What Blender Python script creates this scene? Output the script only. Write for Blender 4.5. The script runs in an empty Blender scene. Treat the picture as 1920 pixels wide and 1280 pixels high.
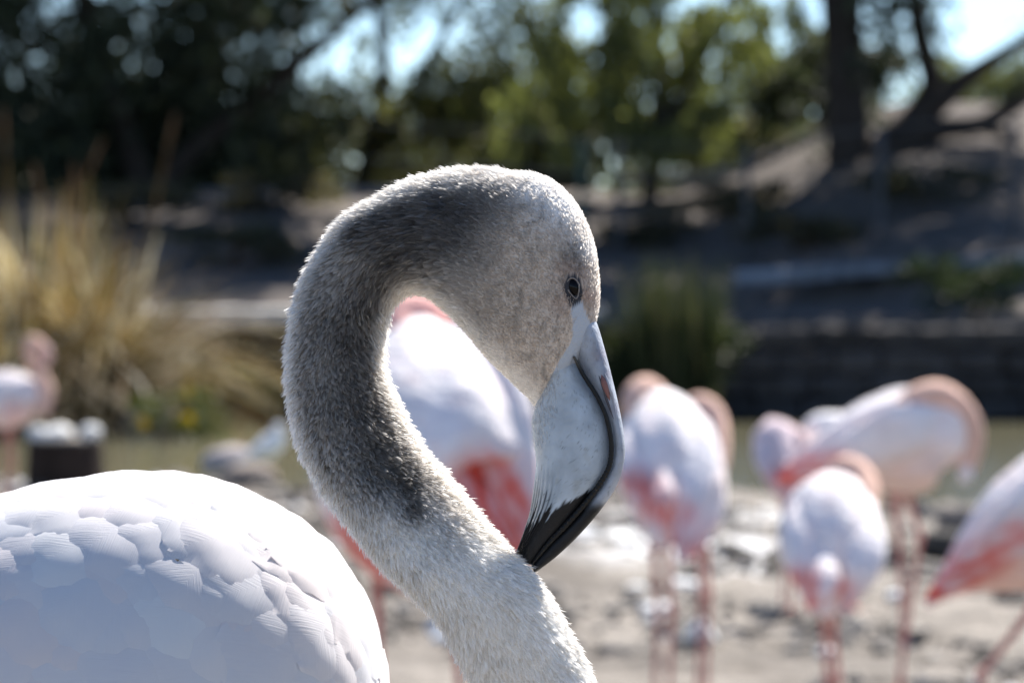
import bpy, math, random
import numpy as np
from mathutils import Vector, Matrix

rng = np.random.default_rng(7)
random.seed(7)
sc = bpy.context.scene
COL = sc.collection

# ------------------------------------------------------------------ camera
FPX = 7819.0                    # focal length in photo pixels (1920 wide)
CAM_H = 1.2
PITCH = math.atan(140 / FPX)    # horizon lies at photo row 500
D0 = 2.04                       # distance of the near bird
cam = bpy.data.cameras.new('camera')
cam_o = bpy.data.objects.new('camera', cam)
COL.objects.link(cam_o)
cam_o.location = (0, 0, CAM_H)
cam_o.rotation_euler = (math.pi / 2 - PITCH, 0, 0)
cam.sensor_width = 36.0
cam.lens = 36.0 * FPX / 1920.0
cam.clip_start = 0.05
cam.clip_end = 3000
cam.dof.use_dof = True
cam.dof.focus_distance = D0 - 0.022
cam.dof.aperture_fstop = 14.5
cam.dof.aperture_blades = 0
sc.camera = cam_o

# ------------------------------------------------------------------ sky, sun, exposure
SUN_EL, SUN_AZ = math.radians(47), math.radians(28)      # azimuth from +Y towards +X
world = bpy.data.worlds.new('World')
sc.world = world
world.use_nodes = True
wn = world.node_tree.nodes
sky = wn.new('ShaderNodeTexSky')
sky.sky_type = 'NISHITA'
sky.sun_disc = False
sky.sun_elevation = SUN_EL
sky.sun_rotation = SUN_AZ
sky.air_density = 1.0
sky.dust_density = 0.0
sky.altitude = 2500
sky.ozone_density = 4.0
bg = wn['Background']
bg.inputs['Strength'].default_value = 0.075
world.node_tree.links.new(sky.outputs[0], bg.inputs['Color'])
sun = bpy.data.lights.new('sun', 'SUN')
sun.energy = 5.0
sun.angle = math.radians(0.53)
sun.color = (1.0, 0.95, 0.88)
sun_o = bpy.data.objects.new('sun', sun)
COL.objects.link(sun_o)
LDIR = Vector((math.cos(SUN_EL) * math.sin(SUN_AZ), math.cos(SUN_EL) * math.cos(SUN_AZ), math.sin(SUN_EL)))
sun_o.rotation_euler = LDIR.to_track_quat('Z', 'Y').to_euler()
sun_o.location = LDIR * 30
sc.view_settings.view_transform = 'Standard'
sc.view_settings.look = 'None'
sc.view_settings.exposure = 1.38
sc.view_settings.gamma = 1.0
sc.view_settings.use_curve_mapping = False
sc.render.engine = 'CYCLES'
sc.cycles.use_denoising = True
sc.cycles.max_bounces = 12
sc.cycles.diffuse_bounces = 7
sc.cycles.glossy_bounces = 3
sc.cycles.transmission_bounces = 9
sc.cycles.sample_clamp_indirect = 8
sc.cycles.transparent_max_bounces = 16

# ------------------------------------------------------------------ pixel -> world
CP = np.array([0, 0, CAM_H])
FW = np.array([0, math.cos(PITCH), -math.sin(PITCH)])
UP = np.array([0, math.sin(PITCH), math.cos(PITCH)])
RT = np.array([1.0, 0, 0])


def W(x, y, D, off=0.0):
    """photo pixel at distance D along the view axis (+ an offset in metres along it)"""
    return CP + D * (FW + RT * ((x - 960) / FPX) + UP * ((640 - y) / FPX)) + FW * off


def Wa(xy, D, off=0.0):
    xy = np.asarray(xy, float)
    return (CP + D * (FW + RT * ((xy[..., 0:1] - 960) / FPX) + UP * ((640 - xy[..., 1:2]) / FPX))
            + FW * (np.asarray(off)[..., None] if np.ndim(off) else off))


def PX(V, D):
    """orthogonal photo-plane coordinates of world points on the plane at distance D"""
    d = V - CP
    return np.stack([960 + (d @ RT) / D * FPX, 640 - (d @ UP) / D * FPX], -1)


S0 = D0 / FPX                   # metres per photo pixel at the near bird


# ------------------------------------------------------------------ helpers
def smooth(a, b, x):
    t = np.clip((x - a) / (b - a), 0, 1)
    return t * t * (3 - 2 * t)


def hash2(i, j, seed=0):
    n = (i * 374761393 + j * 668265263 + seed * 974711) & 0x7fffffff
    n = ((n ^ (n >> 13)) * 1274126177) & 0x7fffffff
    return ((n ^ (n >> 16)) & 0xffff) / 65535.0


def vnoise(x, y, seed=0):
    xi, yi = np.floor(x).astype(np.int64), np.floor(y).astype(np.int64)
    fx, fy = x - xi, y - yi
    fx, fy = fx * fx * (3 - 2 * fx), fy * fy * (3 - 2 * fy)
    a, b = hash2(xi, yi, seed), hash2(xi + 1, yi, seed)
    c, d = hash2(xi, yi + 1, seed), hash2(xi + 1, yi + 1, seed)
    return (a * (1 - fx) + b * fx) * (1 - fy) + (c * (1 - fx) + d * fx) * fy


def fbm(x, y, oct=4, seed=0):
    s, a = 0, 0.5
    for k in range(oct):
        s = s + a * vnoise(x * 2 ** k + 17.3 * k, y * 2 ** k + 9.1 * k, seed + k)
        a *= 0.5
    return s


def catmull(P, n):
    """P: (k, m) control rows -> (n, m) smooth rows"""
    P = np.asarray(P, float)
    k = len(P)
    t = np.linspace(0, k - 1, n)
    i = np.clip(np.floor(t).astype(int), 0, k - 2)
    f = (t - i)[:, None]
    p0, p1, p2, p3 = P[np.clip(i - 1, 0, k - 1)], P[i], P[i + 1], P[np.clip(i + 2, 0, k - 1)]
    return 0.5 * (2 * p1 + (p2 - p0) * f + (2 * p0 - 5 * p1 + 4 * p2 - p3) * f ** 2 + (3 * p1 - p0 - 3 * p2 + p3) * f ** 3)


class MB:
    """collects vertices, faces and colours for one mesh"""
    def __init__(self):
        self.v, self.q, self.t, self.c, self.n = [], [], [], [], 0
        self.al = []

    def add(self, V, quads=None, tris=None, col=None):
        V = np.asarray(V, np.float32).reshape(-1, 3)
        if quads is not None and len(quads):
            self.q.append(np.asarray(quads, np.int32) + self.n)
        if tris is not None and len(tris):
            self.t.append(np.asarray(tris, np.int32) + self.n)
        self.v.append(V)
        if col is None:
            col = (0.5, 0.5, 0.5)
        col = np.broadcast_to(np.asarray(col, np.float32), (len(V), 3))
        self.c.append(col)
        self.n += len(V)
        return self

    def build(self, name, mat, parent=None, smooth_shade=True, origin=None):
        V = np.concatenate(self.v)
        if origin is not None:
            V = V - np.asarray(origin, np.float32)
        q = np.concatenate(self.q) if self.q else np.zeros((0, 4), np.int32)
        t = np.concatenate(self.t) if self.t else np.zeros((0, 3), np.int32)
        me = bpy.data.meshes.new(name)
        me.vertices.add(len(V))
        me.vertices.foreach_set('co', V.astype(np.float32).ravel())
        nl = q.size + t.size
        me.loops.add(nl)
        me.loops.foreach_set('vertex_index', np.concatenate([q.ravel(), t.ravel()]).astype(np.int32))
        me.polygons.add(len(q) + len(t))
        st = np.concatenate([np.arange(len(q)) * 4, q.size + np.arange(len(t)) * 3]).astype(np.int32)
        me.polygons.foreach_set('loop_start', st)
        me.polygons.foreach_set('use_smooth', np.full(len(q) + len(t), smooth_shade, bool))
        me.update(calc_edges=True)
        ca = me.color_attributes.new('Col', 'FLOAT_COLOR', 'POINT')
        C = np.concatenate(self.c)
        ca.data.foreach_set('color', np.concatenate([C, np.ones((len(C), 1), np.float32)], 1).astype(np.float32).ravel())
        if self.al:
            fa = me.attributes.new('Opa', 'FLOAT', 'POINT')
            fa.data.foreach_set('value', np.concatenate(self.al).astype(np.float32).ravel())
        me.validate()
        if mat is not None:
            me.materials.append(mat)
        o = bpy.data.objects.new(name, me)
        COL.objects.link(o)
        if origin is not None and parent is None:
            o.location = origin
        if parent is not None:
            o.parent = parent
        return o


def grid_quads(nu, nv, wrap):
    i, j = np.meshgrid(np.arange(nu - 1), np.arange(nv if wrap else nv - 1), indexing='ij')
    j2 = (j + 1) % nv
    return np.stack([i * nv + j, (i + 1) * nv + j, (i + 1) * nv + j2, i * nv + j2], -1).reshape(-1, 4)


def add_loft(mb, S, col=None, cap=True):
    """S: (nu, nv, 3) rings"""
    nu, nv, _ = S.shape
    V = S.reshape(-1, 3)
    q = grid_quads(nu, nv, True)
    tr = None
    if cap:
        V = np.concatenate([V, S[0].mean(0)[None], S[-1].mean(0)[None]])
        k = np.arange(nv)
        tr = np.concatenate([np.stack([np.full(nv, nu * nv), k, (k + 1) % nv], -1),
                             np.stack([np.full(nv, nu * nv + 1), (nu - 1) * nv + (k + 1) % nv, (nu - 1) * nv + k], -1)])
        if col is not None and np.ndim(col) == 2:
            col = np.concatenate([col, col[:1], col[-1:]])
    mb.add(V, q, tr, col)


def rings(ctr, A, B, nv, ex=2.0):
    """superellipse rings: centre, in-plane half vector A, lateral half vector B"""
    th = np.linspace(0, 2 * math.pi, nv, endpoint=False)
    c, s = np.cos(th), np.sin(th)
    c, s = np.sign(c) * np.abs(c) ** (2 / ex), np.sign(s) * np.abs(s) ** (2 / ex)
    return ctr[:, None] + A[:, None] * c[None, :, None] + B[:, None] * s[None, :, None]


def tube(mb, P, R, nv=8, n=None, col=None):
    """smooth tapered tube through 3-D points"""
    P = np.asarray(P, float)
    R = np.broadcast_to(np.asarray(R, float), (len(P),))
    Q = catmull(np.concatenate([P, R[:, None]], 1), n or (len(P) * 5))
    C, r = Q[:, :3], np.maximum(Q[:, 3], 1e-4)
    T = np.gradient(C, axis=0)
    T /= np.linalg.norm(T, axis=1)[:, None] + 1e-9
    ref = np.array([0.13, 0.97, 0.21])
    A = np.cross(T, ref)
    A /= np.linalg.norm(A, axis=1)[:, None] + 1e-9
    B = np.cross(T, A)
    add_loft(mb, rings(C, A * r[:, None], B * r[:, None], nv), col)
    return C


def empty(name, loc, label, cat, group=None):
    o = bpy.data.objects.new(name, None)
    o.empty_display_size = 0.1
    COL.objects.link(o)
    o.location = loc
    tag(o, label, cat, group)
    return o


def tag(o, label=None, cat=None, group=None, kind=None):
    if label: o['label'] = label
    if cat: o['category'] = cat
    if group: o['group'] = group
    if kind: o['kind'] = kind
    return o


def adopt(o, root):
    """parent a mesh whose vertices are in world space"""
    o.parent = root
    o.matrix_parent_inverse = Matrix.Translation(-Vector(root.location))
    return o


# ------------------------------------------------------------------ materials
def new_mat(name):
    m = bpy.data.materials.new(name)
    m.use_nodes = True
    nt = m.node_tree
    return m, nt, nt.nodes, nt.links, nt.nodes['Principled BSDF']


def mat_col(name, rough=0.8, spec=0.3, transl=0.0, tl_tint=(1, 1, 1), bump=0.0, bump_scale=200, var=0.0, var_scale=8, coat=0.0):
    """vertex colour material with optional translucency, noise bump and colour variation"""
    m, nt, N, L, b = new_mat(name)
    at = N.new('ShaderNodeAttribute')
    at.attribute_name = 'Col'
    col = at.outputs['Color']
    tc = N.new('ShaderNodeTexCoord')
    if var > 0:
        nz = N.new('ShaderNodeTexNoise')
        nz.inputs['Scale'].default_value = var_scale
        nz.inputs['Detail'].default_value = 6
        L.new(tc.outputs['Object'], nz.inputs['Vector'])
        mr = N.new('ShaderNodeMapRange')
        mr.inputs['From Min'].default_value = 0.3
        mr.inputs['From Max'].default_value = 0.7
        mr.inputs['To Min'].default_value = 1 - var
        mr.inputs['To Max'].default_value = 1 + var
        L.new(nz.outputs['Fac'], mr.inputs['Value'])
        mx = N.new('ShaderNodeVectorMath')
        mx.operation = 'SCALE'
        L.new(col, mx.inputs[0])
        L.new(mr.outputs[0], mx.inputs['Scale'])
        col = mx.outputs[0]
    L.new(col, b.inputs['Base Color'])
    b.inputs['Roughness'].default_value = rough
    b.inputs['Specular IOR Level'].default_value = spec
    b.inputs['Coat Weight'].default_value = coat
    if bump > 0:
        nb = N.new('ShaderNodeTexNoise')
        nb.inputs['Scale'].default_value = bump_scale
        nb.inputs['Detail'].default_value = 5
        L.new(tc.outputs['Object'], nb.inputs['Vector'])
        bp = N.new('ShaderNodeBump')
        bp.inputs['Strength'].default_value = bump
        bp.inputs['Distance'].default_value = 0.01
        L.new(nb.outputs['Fac'], bp.inputs['Height'])
        L.new(bp.outputs[0], b.inputs['Normal'])
    if transl > 0:
        tr = N.new('ShaderNodeBsdfTranslucent')
        mt = N.new('ShaderNodeMix')
        mt.data_type = 'RGBA'
        mt.blend_type = 'MULTIPLY'
        mt.inputs[0].default_value = 1.0
        L.new(col, mt.inputs[6])
        mt.inputs[7].default_value = (*tl_tint, 1)
        L.new(mt.outputs[2], tr.inputs['Color'])
        ms = N.new('ShaderNodeMixShader')
        ms.inputs[0].default_value = transl
        L.new(b.outputs[0], ms.inputs[1])
        L.new(tr.outputs[0], ms.inputs[2])
        L.new(ms.outputs[0], N['Material Output'].inputs['Surface'])
    return m


M_SKIN = mat_col('neck_skin', 0.9, 0.1, bump=0.2, bump_scale=400)
M_DOWN = mat_col('neck_down', 0.7, 0.12, transl=0.64)


def soften_down(m):
    """down is gauzy: its barbs let light between them"""
    nt = m.node_tree; N, L = nt.nodes, nt.links
    out = N['Material Output']
    ms = out.inputs['Surface'].links[0].from_node
    tr = [n_ for n_ in N if n_.type == 'BSDF_TRANSLUCENT'][0]
    src = tr.inputs['Color'].links[0].from_socket
    wm = N.new('ShaderNodeMix'); wm.data_type = 'RGBA'; wm.inputs[0].default_value = 0.55
    L.new(src, wm.inputs[6]); wm.inputs[7].default_value = (0.98, 0.97, 0.95, 1)
    L.new(wm.outputs[2], tr.inputs['Color'])
    op = N.new('ShaderNodeAttribute'); op.attribute_name = 'Opa'
    tp = N.new('ShaderNodeBsdfTransparent')
    m2 = N.new('ShaderNodeMixShader')
    L.new(op.outputs['Fac'], m2.inputs[0]); L.new(tp.outputs[0], m2.inputs[1]); L.new(ms.outputs[0], m2.inputs[2])
    L.new(m2.outputs[0], out.inputs['Surface'])


soften_down(M_DOWN)
M_BILL = mat_col('bill_horn', 0.48, 0.25, bump=0.14, bump_scale=420, var=0.16, var_scale=110)
M_BILLEDGE = mat_col('bill_edge', 0.45, 0.22)
M_EYE = mat_col('eye_gloss', 0.08, 0.16)
M_LID = mat_col('eyelid', 0.6, 0.3, bump=0.4, bump_scale=1500)
M_LEG = mat_col('leg_skin', 0.55, 0.35, bump=0.3, bump_scale=150, var=0.15, var_scale=30)
M_BIRD = mat_col('flamingo_plumage', 0.85, 0.1, transl=0.12, bump=0.8, bump_scale=45, var=0.10, var_scale=14)
M_BARK = mat_col('bark', 0.95, 0.1, bump=1.0, bump_scale=12, var=0.3, var_scale=6)
M_LEAF = mat_col('leaf', 0.6, 0.25, transl=0.5, tl_tint=(1.0, 1.0, 0.5))
M_DLEAF = mat_col('dark_leaf', 0.6, 0.25, transl=0.32, tl_tint=(1.0, 1.0, 0.6))
M_BLADE = mat_col('grass_blade', 0.6, 0.25, transl=0.4, tl_tint=(1.0, 0.95, 0.7))
M_STONE = mat_col('stone', 0.85, 0.2, bump=0.8, bump_scale=20, var=0.3, var_scale=7)
M_WOOD = mat_col('wood', 0.8, 0.2, bump=0.7, bump_scale=25, var=0.3, var_scale=9)
M_METAL = mat_col('painted_metal', 0.6, 0.3, var=0.2, var_scale=10)


def feather_material():
    m, nt, N, L, b = new_mat('white_feather')
    at = N.new('ShaderNodeAttribute')
    at.attribute_name = 'Col'
    oi = N.new('ShaderNodeObjectInfo')
    ramp = N.new('ShaderNodeValToRGB')
    e = ramp.color_ramp.elements
    e[0].position, e[0].color = 0.0, (0.80, 0.80, 0.82, 1)
    e[1].position, e[1].color = 1.0, (0.86, 0.86, 0.86, 1)
    x = ramp.color_ramp.elements.new(0.82)
    x.color = (0.86, 0.80, 0.79, 1)
    L.new(oi.outputs['Random'], ramp.inputs[0])
    mx = N.new('ShaderNodeMix')
    mx.data_type = 'RGBA'
    mx.blend_type = 'MULTIPLY'
    mx.inputs[0].default_value = 1
    L.new(ramp.outputs[0], mx.inputs[6])
    L.new(at.outputs['Color'], mx.inputs[7])
    L.new(mx.outputs[2], b.inputs['Base Color'])
    b.inputs['Roughness'].default_value = 0.7
    b.inputs['Specular IOR Level'].default_value = 0.2
    # barbs: fine slanting lines either side of the shaft
    uv = N.new('ShaderNodeAttribute'); uv.attribute_name = 'FXY'
    sp = N.new('ShaderNodeSeparateXYZ')
    L.new(uv.outputs['Vector'], sp.inputs[0])
    ab = N.new('ShaderNodeMath'); ab.operation = 'ABSOLUTE'
    L.new(sp.outputs['X'], ab.inputs[0])
    ml = N.new('ShaderNodeMath'); ml.operation = 'MULTIPLY_ADD'
    L.new(ab.outputs[0], ml.inputs[0]); ml.inputs[1].default_value = -1.1
    L.new(sp.outputs['Y'], ml.inputs[2])
    cb = N.new('ShaderNodeCombineXYZ')
    L.new(ml.outputs[0], cb.inputs['X'])
    sc_ = N.new('ShaderNodeMath'); sc_.operation = 'MULTIPLY'
    sc_.inputs[1].default_value = 0.06
    L.new(sp.outputs['X'], sc_.inputs[0])
    L.new(sc_.outputs[0], cb.inputs['Y'])
    L.new(oi.outputs['Random'], cb.inputs['Z'])
    nz = N.new('ShaderNodeTexNoise')
    nz.inputs['Scale'].default_value = 900
    nz.inputs['Detail'].default_value = 3
    L.new(cb.outputs[0], nz.inputs['Vector'])
    bp = N.new('ShaderNodeBump')
    bp.inputs['Strength'].default_value = 0.22
    bp.inputs['Distance'].default_value = 0.0010
    L.new(nz.outputs['Fac'], bp.inputs['Height'])
    L.new(bp.outputs[0], b.inputs['Normal'])
    tr = N.new('ShaderNodeBsdfTranslucent')
    L.new(mx.outputs[2], tr.inputs['Color'])
    ms = N.new('ShaderNodeMixShader')
    ms.inputs[0].default_value = 0.32
    L.new(b.outputs[0], ms.inputs[1]); L.new(tr.outputs[0], ms.inputs[2])
    L.new(ms.outputs[0], N['Material Output'].inputs['Surface'])
    return m


M_FEATHER = feather_material()


def ground_material():
    m, nt, N, L, b = new_mat('dry_mud')
    tc = N.new('ShaderNodeTexCoord')
    P = tc.outputs['Object']
    at = N.new('ShaderNodeAttribute'); at.attribute_name = 'Col'
    n1 = N.new('ShaderNodeTexNoise'); n1.inputs['Scale'].default_value = 5.0; n1.inputs['Detail'].default_value = 9; n1.inputs['Roughness'].default_value = 0.65
    L.new(P, n1.inputs['Vector'])
    r1 = N.new('ShaderNodeValToRGB')
    e = r1.color_ramp.elements
    e[0].position, e[0].color = 0.34, (0.30, 0.29, 0.28, 1)
    e[1].position, e[1].color = 0.62, (1.0, 1.0, 1.0, 1)
    L.new(n1.outputs['Fac'], r1.inputs[0])
    mx = N.new('ShaderNodeMix'); mx.data_type = 'RGBA'; mx.blend_type = 'MULTIPLY'; mx.inputs[0].default_value = 0.75
    L.new(at.outputs['Color'], mx.inputs[6]); L.new(r1.outputs[0], mx.inputs[7])
    L.new(mx.outputs[2], b.inputs['Base Color'])
    b.inputs['Roughness'].default_value = 0.9
    b.inputs['Specular IOR Level'].default_value = 0.2
    n2 = N.new('ShaderNodeTexNoise'); n2.inputs['Scale'].default_value = 22; n2.inputs['Detail'].default_value = 8
    L.new(P, n2.inputs['Vector'])
    bp = N.new('ShaderNodeBump'); bp.inputs['Strength'].default_value = 0.9; bp.inputs['Distance'].default_value = 0.03
    L.new(n2.outputs['Fac'], bp.inputs['Height']); L.new(bp.outputs[0], b.inputs['Normal'])
    return m


def water_material():
    m, nt, N, L, b = new_mat('pond_water')
    b.inputs['Base Color'].default_value = (0.16, 0.15, 0.095, 1)
    b.inputs['Roughness'].default_value = 0.06
    b.inputs['IOR'].default_value = 1.33
    b.inputs['Specular IOR Level'].default_value = 0.5
    tc = N.new('ShaderNodeTexCoord')
    mp = N.new('ShaderNodeMapping'); mp.inputs['Scale'].default_value = (1.0, 2.2, 1)
    L.new(tc.outputs['Object'], mp.inputs[0])
    n = N.new('ShaderNodeTexNoise'); n.inputs['Scale'].default_value = 2.2; n.inputs['Detail'].default_value = 5
    L.new(mp.outputs[0], n.inputs['Vector'])
    bp = N.new('ShaderNodeBump'); bp.inputs['Strength'].default_value = 0.35; bp.inputs['Distance'].default_value = 0.06
    L.new(n.outputs['Fac'], bp.inputs['Height']); L.new(bp.outputs[0], b.inputs['Normal'])
    return m


# ------------------------------------------------------------------ the setting: ground, water
def shore(x):
    return 21.6 - 0.45 * x - 0.35 * np.maximum(x, 0) + 0.5 * np.sin(x * 1.3 + 0.6) + 0.25 * np.sin(x * 3.1)


def far_edge(x):
    return 32.92 + 0.04 * np.sin(x * 0.9)


def ground_h(x, y):
    x, y = np.asarray(x, float), np.asarray(y, float)
    xs = np.clip(x, -14, 14)
    near = 0.05 + 0.13 * (1 - smooth(2.5, 6.5, y))
    d = shore(xs) - y
    near = near + np.clip(d, 0, 4) * 0.012
    pond = -0.45
    h = pond + (near - pond) * smooth(-1.3, 0.15, d)
    f = y - far_edge(xs)
    bank = 0.74 + 1.25 * smooth(0.3, 15, f) + 0.10 * fbm(x * 0.7, y * 0.7, 3, 5)
    bank = bank + smooth(1.5, 4.5, xs) * (0.45 * smooth(2.8, 3.6, f) + 0.55 * smooth(6, 13, f))
    h = h + (bank - h) * smooth(-0.1, 0.35, f)
    rough = fbm(x * 3.3, y * 3.3, 4, 2) - 0.45
    fine = fbm(x * 11, y * 11, 3, 9) - 0.45
    amp = np.where(f > 0, 0.5, 1.0)
    h = h + amp * (0.10 * rough + 0.07 * np.maximum(fine, 0) * 1.6) * smooth(-2, 0.2, np.maximum(d, f))
    # farther than the bank the land runs level to the horizon
    return h


def axis_lines(dense_a, dense_b, step, lo, hi):
    mid = np.arange(dense_a, dense_b, step)
    def tail(a, b):
        out, s, x = [], step, a
        sgn = 1 if b > a else -1
        while abs(x - a) < abs(b - a):
            s *= 1.35
            x += sgn * s
            out.append(x)
        return np.array(out)
    return np.concatenate([tail(dense_a, lo)[::-1], mid, tail(mid[-1], hi)])


gx = axis_lines(-4.6, 4.6, 0.075, -900, 900)
gy = np.concatenate([axis_lines(6.0, 23.5, 0.06, -300, 25.0)[:-1], np.arange(25.2, 32, 0.4), np.arange(32.1, 48, 0.12)])
gy = np.unique(np.concatenate([gy, axis_lines(47, 48, 0.3, 46, 2600)]))
GX, GY = np.meshgrid(gx, gy, indexing='ij')
GH = ground_h(GX, GY)
dry = np.array([0.255, 0.228, 0.198])
wet = np.array([0.11, 0.095, 0.08])
white = np.array([0.78, 0.78, 0.78])
soil = np.array([0.125, 0.105, 0.092])
dsh = shore(np.clip(GX, -14, 14)) - GY
fsh = GY - far_edge(np.clip(GX, -14, 14))
w_wet = (1 - smooth(-0.1, 0.9, dsh))[..., None]
patchy = (0.7 * smooth(0.46, 0.62, fbm(GX * 0.9 + 3, GY * 0.6, 4, 21)))[..., None]
gc = dry * (1 - patchy) + wet * patchy
gc = gc * (1 - w_wet * 0.7) + wet * w_wet * 0.7
# irregular white blotches spread on the mud between the birds
def blotch(cx, cy, rx, ry):
    return 1 - smooth(0.55, 1.0, np.hypot((GX - cx) / rx, (GY - cy) / ry) + 0.9 * (fbm(GX * 3.5, GY * 1.8, 4, 31) - 0.47))
gw = np.maximum(blotch(0.52, 16.6, 0.62, 1.5), 0.75 * blotch(1.0, 15.6, 0.35, 0.8))
gw = np.maximum(gw, 0.55 * blotch(0.8, 18.4, 0.9, 0.9))[..., None]
gc = gc * (1 - gw) + white * gw
gf = smooth(-0.3, 0.3, fsh)[..., None]
gc = gc * (1 - gf) + soil * gf
M_GROUND = ground_material()
g = MB().add(np.stack([GX, GY, GH], -1), grid_quads(len(gx), len(gy), False), None, gc.reshape(-1, 3)).build('ground', M_GROUND)
tag(g, 'bare dry mud flat sloping into the pond and rising again as the far bank', 'ground', kind='structure')
wv = np.array([[-300, 15, 0], [300, 15, 0], [300, 33.2, 0], [-300, 33.2, 0]], float)
w_ = MB().add(wv, [[0, 1, 2, 3]]).build('pond_water', water_material())
tag(w_, 'still olive pond water behind the flamingos', 'water', kind='structure')


def gz(x, y):
    return float(ground_h(np.array([x]), np.array([y]))[0])


# loose clods and down lying on the mud: nobody could count them
ico_v = np.array([[0, 0, 1], [0.89, 0, 0.45], [0.28, 0.85, 0.45], [-0.72, 0.53, 0.45], [-0.72, -0.53, 0.45], [0.28, -0.85, 0.45],
                  [0.72, 0.53, -0.45], [-0.28, 0.85, -0.45], [-0.89, 0, -0.45], [-0.28, -0.85, -0.45], [0.72, -0.53, -0.45], [0, 0, -1]])
ico_f = np.array([[0, 1, 2], [0, 2, 3], [0, 3, 4], [0, 4, 5], [0, 5, 1], [1, 6, 2], [2, 7, 3], [3, 8, 4], [4, 9, 5], [5, 10, 1],
                  [6, 7, 2], [7, 8, 3], [8, 9, 4], [9, 10, 5], [10, 6, 1], [11, 7, 6], [11, 8, 7], [11, 9, 8], [11, 10, 9], [11, 6, 10]])
n = 12000
cx = rng.uniform(-3.2, 3.2, n)
cy = rng.uniform(8, 23, n)
keep = (shore(cx) - cy > -0.2) & (fbm(cx * 1.1 + 8, cy * 0.9, 3, 44) > 0.40)
cx, cy = cx[keep], cy[keep]
n = len(cx)
r = 0.008 + 0.05 * rng.random(n) ** 3.5
cz = ground_h(cx, cy) + r * 0.2
V = ico_v[None] * (1 + 0.35 * rng.standard_normal((n, 12, 1)) * 0.6) * r[:, None, None] * np.array([1.2, 1.2, 0.75]) + np.stack([cx, cy, cz], -1)[:, None]
cc = np.where(rng.random((n, 1)) < 0.4, wet, dry) * rng.uniform(0.6, 1.15, (n, 1))
pale = rng.random(n) < 0.06
cc[pale] = (0.7, 0.69, 0.67)
F = (ico_f[None] + (np.arange(n) * 12)[:, None, None]).reshape(-1, 3)
o = MB().add(V, None, F, np.repeat(cc, 12, 0)).build('mud_clods', M_STONE, smooth_shade=False)
tag(o, 'loose clods, pebbles and bits of down littering the mud', 'clods', kind='stuff')

# ------------------------------------------------------------------ the near flamingo
FX = 'near'
# (outer x, outer y, inner x, inner y, lateral half width px) from the chest to the face
NECK = [
    (500, 1480, 560, 1900, 250), (640, 1500, 700, 1880, 215), (760, 1545, 880, 1850, 175), (850, 1555, 1030, 1770, 145),
    (905, 1515, 1130, 1630, 128), (925, 1455, 1160, 1490, 120), (918, 1395, 1147, 1370, 113), (902, 1335, 1118, 1275, 110),
    (876, 1280, 1082, 1200, 108), (845, 1222, 1045, 1135, 107), (817, 1171, 1012, 1085, 106), (772, 1121, 966, 1035, 105),
    (713, 1067, 915, 978, 106), (650, 990, 852, 903, 107), (591, 908, 797, 838, 107), (554, 827, 756, 766, 104),
    (535, 727, 728, 700, 98), (536, 640, 724, 636, 95), (556, 539, 739, 582, 94), (594, 467, 754, 563, 95),
    (639, 404, 770, 554, 99), (702, 366, 789, 553, 103), (770, 332, 811, 564, 108), (849, 312, 836, 587, 113),
    (905, 309, 860, 612, 117), (961, 316, 888, 646, 119), (1010, 322, 915, 679, 118), (1051, 344, 943, 706, 115),
    (1089, 389, 968, 730, 108), (1115, 452, 990, 752, 99), (1126, 524, 1002, 766, 82), (1124, 580, 1016, 768, 60), (1112, 630, 1040, 740, 30)]
NK = catmull(NECK, 420)
fuzz_len_px = np.interp(np.arange(420), [0, 270, 310, 345, 419], [13, 13, 8, 5, 4])
O, I, lat = NK[:, 0:2], NK[:, 2:4], NK[:, 4]
ctr2, half2 = (O + I) / 2, (O - I) / 2
hl = np.linalg.norm(half2, axis=1, keepdims=True)
half2 = half2 * (1 - fuzz_len_px[:, None] / hl)
lat = lat - fuzz_len_px * 0.8
# lateral sway keeps the far bends of the neck from being perfectly planar
sway = np.interp(np.arange(420), [0, 35, 75, 115, 150, 200, 235, 270, 300, 325, 419], [0.11, 0.09, 0.04, 0.0, -0.014, 0.018, 0.034, 0.026, 0.010, 0.0, 0.0])
ker = np.hanning(61); ker /= ker.sum()
sway = np.convolve(np.pad(sway, 30, mode='edge'), ker, mode='valid')
Dn = (D0 + sway)[:, None]
Cw = CP + Dn * (FW + RT * ((ctr2[:, 0:1] - 960) / FPX) + UP * ((640 - ctr2[:, 1:2]) / FPX))
Aw = (half2[:, 0:1] * RT - half2[:, 1:2] * UP) * Dn / FPX
Bw = -FW[None] * lat[:, None] * Dn / FPX          # +B points at the camera
NV = 120
NS = rings(Cw, Aw, Bw, NV, 2.15)

# torso: vertical rings from the breast to the tail (x, top y, bottom y, lateral px)
TORSO = [(727, 1350, 1440, 40), (716, 1235, 1560, 150), (692, 1142, 1650, 235), (640, 1052, 1730, 310), (575, 985, 1780, 360),
         (495, 935, 1815, 395), (395, 898, 1840, 420), (290, 886, 1850, 430), (180, 892, 1852, 430), (60, 915, 1845, 420),
         (-120, 968, 1820, 395), (-330, 1055, 1780, 345), (-560, 1170, 1735, 280), (-800, 1310, 1690, 205), (-1000, 1430, 1650, 130), (-1150, 1520, 1610, 50)]
TK = catmull(TORSO, 260)
TK[:, 1] += 14
tc2 = np.stack([TK[:, 0], (TK[:, 1] + TK[:, 2]) / 2], -1)
th2 = (TK[:, 2] - TK[:, 1]) / 2
TORSO_OFF = 0.12
TSC = (D0 + TORSO_OFF) / FPX
TC = Wa(tc2, D0 + TORSO_OFF)
TA = UP[None] * (th2 * TSC)[:, None]
TB = -FW[None] * ((TK[:, 3] - 8) * TSC)[:, None]
TV = 140
TS = rings(TC, TA, TB, TV, 2.1)

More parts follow.
